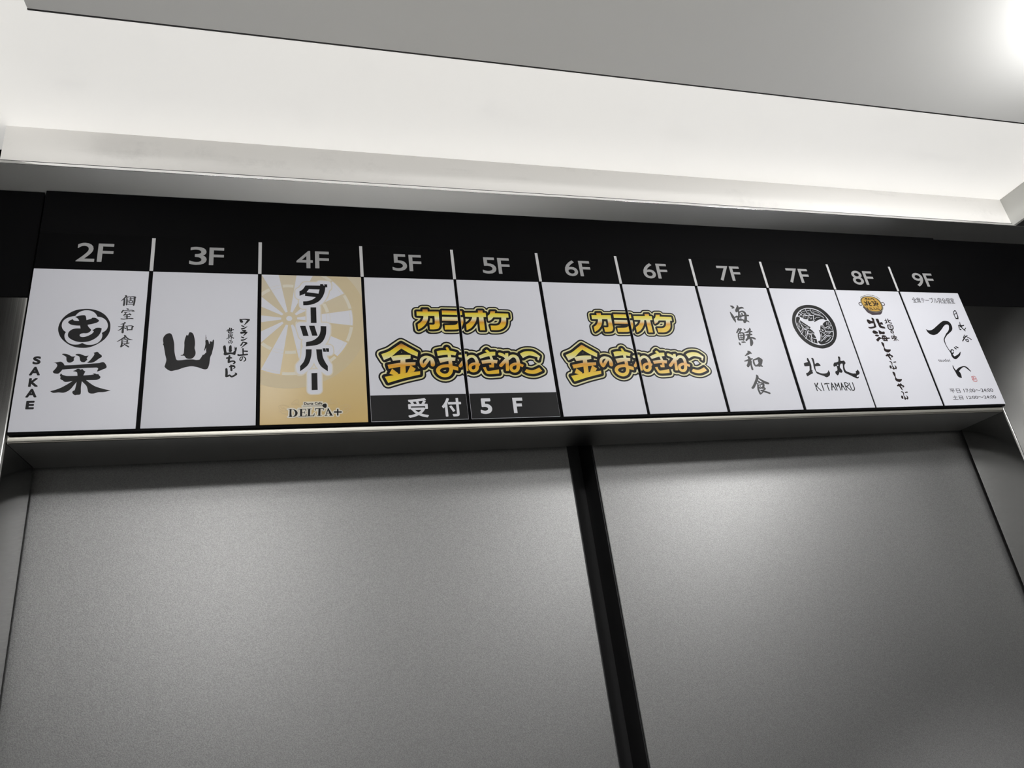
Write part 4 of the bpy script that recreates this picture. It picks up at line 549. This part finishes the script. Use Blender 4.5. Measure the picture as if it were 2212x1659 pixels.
structure('floor', [(XL-.05, XR+.05, YB-.05, 0.16, -0.05, 0.0, 0)], FLOOR)
structure('wall_left', [(XL-.03, XL, YB, YF, 0, Zs+.001, 0)], STEEL_WALL)
structure('wall_right', [(XR, XR+.03, YB, YF, 0, Zs+.001, 0)], STEEL_WALL)
structure('wall_back', [(XL-.03, XR+.03, YB-.03, YB, 0, Zt+.02, 0)], STEEL_WALL)
structure('ceiling', [(XL-.03, XR+.03, YB, 0.0, Zt, Zt+.02, 0)], DIFFUSER)
structure('wall_front', [
    (XL-.03, XJ0, YF, 0.062, 0, Zs, 0.0022),
    (XJ1, XR+.03, YF, 0.062, 0, Zs, 0.0022),
    ], STEEL)
structure('trim_8', [(XJ0+.0002, XJ1-.0002, YF+.0022, 0.062, ZL, Zs-.0002, 0.0)], STEEL_BAR)
structure('trim_11', [(XJ0+.0002, XJ1-.0002, YF-.0004, YF+.0021, ZL-.0001, ZL+.0075, 0.0010)], NOSE)
# black strips in place of the lip's shadow on both front columns
structure('column_shade_left', [(XL, XJ0-.0010, YF-.0005, YF+.0004, Z0-.024, Zs-.0003, 0)], BOARD)
structure('column_shade_right', [(XJ1+.0010, XR, YF-.0005, YF+.0004, Z0-.014, Zs-.0003, 0)], BOARD)
structure('wall_hoistway', [(XL-.03, XR+.03, 0.125, 0.14, 0, Zs, 0), (XL-.03, XR+.03, 0.003, 0.14, Zs+.003, Zs+.02, 0),
                            (XL-.05, XL-.03, 0.0, 0.14, 0, Zs+.02, 0), (XR+.03, XR+.05, 0.0, 0.14, 0, Zs+.02, 0)], DARK)
# metal lip and white rim round the ceiling tray
XB0, XB1 = -0.484, 0.5500
YP = -0.0303
structure('trim_1', [(XL, XR, YP+.0008, YF+.02, Zs, Zs+.0028, 0)], STEEL_H)
structure('trim_9', [(XL, XB1, YP, YP+.0008, Zs, Zs+.0026, 0.0003)], CHROME)
structure('lip_shade_line', [(XB0, XB1, YP+.0006, YP+.0012, Zs+.0027, Zs+.0036, 0)], DARK)  # dark strip drawn as the shadow gap between lip and rim
structure('trim_2', [(XB0, XB1, YP+.0013, YP+.004, Zs+.0034, Zt, 0)], RIM_GLOW)
structure('trim_3', [(XB1, XB1+.004, YB, YP+.004, Zs+.0005, Zt, 0)], GREYW)
structure('trim_4', [(XB1+.0042, XR, YB, YP-.0002, Zs, Zs+.003, 0)], DARK)
structure('trim_5', [(-0.4935, -0.4895, YB, YP-.004, Zs+.0005, Zt, 0)], GREYW)
structure('trim_6', [(XL, -0.4937, YB, YP-.0002, Zs, Zs+.003, 0)], DARK)

# dropped ceiling panel with its four lamps
px0, px1, py0, py1 = -0.425, 0.525, -1.22, -0.1655
pz0, pz1 = 0.0895, 0.1020
pan = empty('ceiling_panel', ((px0+px1)/2, (py0+py1)/2, Z0+pz0), 'satin grey dropped ceiling panel hanging in the white ceiling tray, above the sign board', 'ceiling panel')
def under(o, par):
    o.parent = par; o.location = Vector(o.location) - par.location
    return o
under(link('panel_sheet', boxes_mesh('panel_sheet', [(px0, px1, py0, py1, Z0+pz0, Z0+pz1, 0.0012)]), PANEL), pan)
under(link('edge_shade_line', boxes_mesh('edge_shade_line', [(px0, px1, py1+.0001, py1+.0011, Z0+pz0+.0004, Z0+pz1, 0)]), DARK), pan)  # dark strip added as the shadow line along the panel's front edge
for hx in (px0+.08, px1-.08):
    for hy in (py0+.08, py1-.20):
        under(link('hanger', boxes_mesh('hanger', [(hx-.008, hx+.008, hy-.008, hy+.008, Z0+pz1, Zt, 0)]), STEEL), pan)
def lens_mesh(x, y, lr, lz):
    bm = bmesh.new()
    prof = [(lr, pz0), (lr, lz+.008), (lr-.004, lz+.002), (lr*.7, lz), (0.0, lz-.001)]
    n = 40; rings = []
    for r, z in prof[:-1]:
        rings.append([bm.verts.new((x + r*math.cos(2*math.pi*i/n), y + r*math.sin(2*math.pi*i/n), Z0+z)) for i in range(n)])
    c = bm.verts.new((x, y, Z0 + prof[-1][1]))
    for a, b in zip(rings, rings[1:]):
        for i in range(n): bm.faces.new((a[i], a[(i+1) % n], b[(i+1) % n], b[i]))
    for i in range(n): bm.faces.new((rings[-1][i], rings[-1][(i+1) % n], c))
    bm.normal_update()
    bmesh.ops.recalc_face_normals(bm, faces=bm.faces)
    me = bpy.data.meshes.new('lamp_lens'); bm.to_mesh(me); bm.free()
    for p in me.polygons: p.use_smooth = True
    return me
for x, y, k, g, lr, lz in LAMPS:
    under(link('lamp_lens', lens_mesh(x, y, lr, lz), lamp_mat(g)), pan)

# car doors: two leaves with black edge seals
def door(name, x0, x1, seal0, seal1):
    d = link(name, boxes_mesh(name, [(x0, x1, YD, YD+.030, 0.004, Z0-.10, 0.0012)]), DOOR)
    d['kind'] = 'structure'
    link('edge_seal', boxes_mesh('edge_seal', [(seal0, seal1, YD+.0016, YD+.034, 0.004, Z0-.10, 0.0008)]), RUBBER, d)
    return d
door('door_1', -0.520, -0.0172, -0.0170, -0.0166)
door('door_2', 0.0090, 0.520, 0.0078, 0.0088)
structure('trim_7', [(-0.03, 0.03, 0.0995, 0.104, 0.004, Z0-.10, 0)], GROOVE)

# ================================================================== the sign board
N = 11
EDGES = [(-459.8,-377.9),(-374.8,-294.1),(-291.1,-208.4),(-205.9,-125.5),(-122.9,-44.0),(-40.7,39.6),(42.4,122.3),(125.4,206.2),(209.6,290.8),(292.6,376.4),(379.0,460.4)]
DIV = [-376.3,-292.6,-207.3,-124.3,-41.4,41.4,125.0,208.7,293.1,376.8]
FLOORS = ['2F','3F','4F','5F','5F','6F','6F','7F','7F','8F','9F']
DIGX = [(-431.8,-405.3),(-348.3,-321.5),(-262.7,-235.3),(-180.0,-153.6),(-96.5,-69.9),(-14.6,12.0),(68.6,95.6),(153.6,180.2),(237.6,264.6),(320.9,349.2),(404.3,433.2)]
PH = 137.0
brd = empty('directory_board', (0, YF, Z0 - 0.1395), 'long black floor directory board with shaded white floor numbers above the elevator doors', 'sign board')
def onboard(o):
    o.parent = brd; o.location = Vector(o.location) - brd.location; return o
onboard(link('backing', boxes_mesh('backing', [(-0.4600, 0.4600, 0.0009, YF-.0006, Z0-.1388, Zs-.0003, 0)]), BOARD))  # above the header strip its black stands for shaded transom metal
onboard(link('header_strip', boxes_mesh('header_strip', [(-0.4598, 0.4602, 0.0, 0.0009, Z0+.0004, Z0+.0345, 0.0003)]), BOARD))
for i, x in enumerate(DIV):
    o = Flat().rect(x-1.35, x+1.35, 0.5, 32.6).build('divider_line', LINE, None, 1); o.location = (0, 0, Z0); onboard(o)
for (a, b), t in zip(DIGX, FLOORS):
    f = text(t[0], a, a + (b-a)*0.50, 7.6, 25.6, 0.25).add(text('F', a + (b-a)*0.57, b, 7.8, 25.4, 0.25))
    o = f.build('floor_number', DIGIT, None, 1); o.location = (0, 0, Z0); onboard(o)

LABELS = [
 'white tenant plate under 2F with round black flower crest and vertical SAKAE',
 'white tenant plate under 3F with one big black brush character like three prongs',
 'tan tenant plate under 4F with a dartboard picture and vertical black katakana',
 'white tenant plate under left 5F, left half of gold logo above black band',
 'white tenant plate under right 5F, right half of gold logo above black band',
 'white tenant plate under left 6F, left half of gold logo, no black band',
 'white tenant plate under right 6F, right half of gold logo, no black band',
 'white tenant plate under the left 7F with only four grey brush characters in a column',
 'white tenant plate under the right 7F with round leaf crest and KITAMARU',
 'white tenant plate under 8F with a small golden hot pot picture on top',
 'white tenant plate under 9F with curving brush calligraphy, red seal and opening hours']
S = []
for i, (a, b) in enumerate(EDGES):
    r = empty('tenant_sign', ((a+b)/2000, 0.0, Z0), LABELS[i], 'sign', 'tenant signs in the directory board')
    z1 = 0.0; z0 = -PH/1000
    me = boxes_mesh('plate', [(a/1000 - r.location.x, b/1000 - r.location.x, 0.0, 0.0008, z0, z1, 0.0002)])
    link('plate', me, DART_BASE if i == 2 else PLATE, r)
    S.append(r)
def put(i, f, name, material, layer=1, label=None, clip=True):
    a, b = EDGES[i]
    if clip: f = f.clip(a + .15, b - .15, -PH + .15, -.15)
    return f.build(name, material, S[i], layer, S[i].location.x, label)

# 2F
put(0, art('sakae_crest'), 'crest', INK, label='round black crest with a white five-lobed flower')
put(0, art('sakae_kanji'), 'large_character', INK)
put(0, art('private_room_brush'), 'small_lettering', INK_SOFT)
f = Flat()
for ch, x0, x1, z0, z1 in (('S',-450.9,-445.6,-83.8,-77.0),('A',-452.0,-444.9,-92.8,-85.7),('K',-451.4,-445.2,-102.0,-95.0),('A',-452.1,-445.0,-110.5,-103.6),('E',-451.0,-445.6,-119.8,-113.1)):
    f.add(text(ch, x0, x1, z0, z1, 0.45))
put(0, f, 'roman_lettering', INK)
# 3F
put(1, art('yama_kanji'), 'large_character', INK)
put(1, art('yama_text'), 'small_lettering', INK)
# 4F dartboard
cx, cz, R = -268.9, -42.5, 52.6
dark, lite, ring = Flat(), Flat(), Flat()
for k in range(40):
    dark.arc(cx, cz, R*1.0, R*1.215, k*math.pi/20, (k+1)*math.pi/20, 3)
put(2, dark, 'board_rim', TAN_DARK, 1)
for k in range(20):
    a0 = math.radians(18*k - 9 + 1.5); a1 = a0 + math.radians(18)
    if k % 2 == 0:
        lite.arc(cx, cz, 6.3, R*.985, a0 + .012, a1 - .012, 6)
    else:
        ring.arc(cx, cz, R*.575, R*.63, a0 + .02, a1 - .02, 6)
        ring.arc(cx, cz, R*.945, R*.995, a0 + .02, a1 - .02, 6)
lite.disc(cx, cz, 2.4, 24)
put(2, lite, 'white_sectors', PLATE, 2)
put(2, ring, 'score_rings', CREAM, 2)
rim = Flat()
for k in range(0, 20, 2):
    a0 = math.radians(18*k - 9 + 1.5); a1 = a0 + math.radians(18)
    for rr in (.575, .63, .945):
        rim.arc(cx, cz, R*rr - .12, R*rr + .12, a0, a1, 6)
put(2, rim, 'ring_lines', CREAM, 3)
put(2, grown('darts_text', 4.3), 'outer_halo', HALO, 4)
put(2, grown('darts_text', 3.4), 'white_halo', PLATE, 5)
put(2, art('darts_text'), 'lettering', INK, 6)
put(2, art('delta_scroll'), 'scroll_ornament', SCROLL, 4)
dl = art('delta_text')
dl.add(text('Darts Cafe', -257.9, -243.9, -121.0, -118.8, 0.09))
g = grown('delta_text', 1.0)
g.rect(-258.6, -243.4, -121.8, -118.2)
g = g.union()
put(2, g, 'name_halo', CREAM, 5)
put(2, dl, 'name_lettering', INK, 6)

# 5F and 6F: one gold logo across each pair of plates
CHARCOAL = mat('charcoal_print', (.012, .012, .013), .45, spec=.2)
def logo_pair(i, dx, dz):
    layers = []
    for nm, r1, r2, r3, gold in (('logo_top', 2.05, 3.25, 4.6, GOLD_TOP), ('logo_low', 2.5, 3.85, 5.3, GOLD_LOW)):
        layers.append((nm, [(grown(nm, r3), INK, 1), (grown(nm, r2), PALE_GOLD, 2), (grown(nm, r1), INK, 3), (art(nm), gold, 4)]))
    for j in (i, i + 1):
        for nm, ls in layers:
            names = ('logo_edge', 'logo_pale_outline', 'logo_dark_outline', 'logo_lettering')
            for (f, mm, ly), pn in zip(ls, names):
                put(j, f.shift(dx, dz), pn, mm, ly)
logo_pair(3, 0, 0)
logo_pair(5, 165.5, -1.2)
for j, chars in ((3, (('受',-167.3,-125.8,16.9,17.4,.45),('付',-139.0,-125.9,16.6,16.8,.45))), (4, (('5',-109.3,-125.7,10.2,14.4,.6),('F',-80.9,-125.6,8.9,14.2,.75)))):
    a, b = EDGES[j]
    put(j, Flat().rect(a+.2, b-.2, -PH+.2, -113.9), 'black_band', CHARCOAL, 5)
    f = Flat()
    for ch, x, z, wd, ht, bd in chars:
        if ch == 'F':
            xa, za = x - wd/2, z - ht/2
            f.rect(xa, xa+3.1, za, za+ht).rect(xa+3.1, xa+wd, za+ht-2.9, za+ht).rect(xa+3.1, xa+wd-1.0, za+ht*.42, za+ht*.42+2.8)
            continue
        f.add(text(ch, x-wd/2, x+wd/2, z-ht/2, z+ht/2, bd))
    put(j, f, 'band_lettering', WHITE_INK, 6)

# 7F left
put(7, art('seafood_brush'), 'brush_lettering', INK_SOFT)
# 7F right
put(8, art('kitamaru_crest'), 'crest', INK, 1, 'round dark crest of three leaf sprays')
put(8, art('kitamaru_crest_lines'), 'crest_lines', PLATE, 2)
put(8, art('kitamaru_kanji'), 'large_characters', INK)
put(8, art('kitamaru_name'), 'roman_lettering', INK)
# 8F
put(9, art('pot_base'), 'pot_body', POT_DARK, 1)
put(9, art('pot_rim'), 'pot_rim', POT_GREY, 2)
put(9, art('pot_soup'), 'pot_soup', SOUP, 3, 'golden disc of the pot picture')
put(9, art('pot_rim_line').add(art('pot_text')), 'pot_lettering', INK_BROWN, 4)
put(9, art('hokkai_text'), 'lettering', INK_BROWN)
# 9F
put(10, art('tsudoi_text'), 'calligraphy', INK)
put(10, art('tsudoi_seal'), 'seal', RED_INK, 1, 'small red seal stamp')
f = text('全席テーブル完全個室', 391.2, 450.3, -14.0, -6.8, 0.06)
f.add(text('平日 17:00～24:00', 392.8, 451.2, -123.2, -118.3, 0.06))
f.add(text('土日 12:00～24:00', 392.8, 451.2, -130.8, -126.1, 0.06))
f.add(text('tsudoi', 393.6, 409.4, -86.6, -83.3, 0.06))
put(10, f, 'small_lettering', INK_SOFT)

bpy.data.objects.remove(_fo, do_unlink=True)
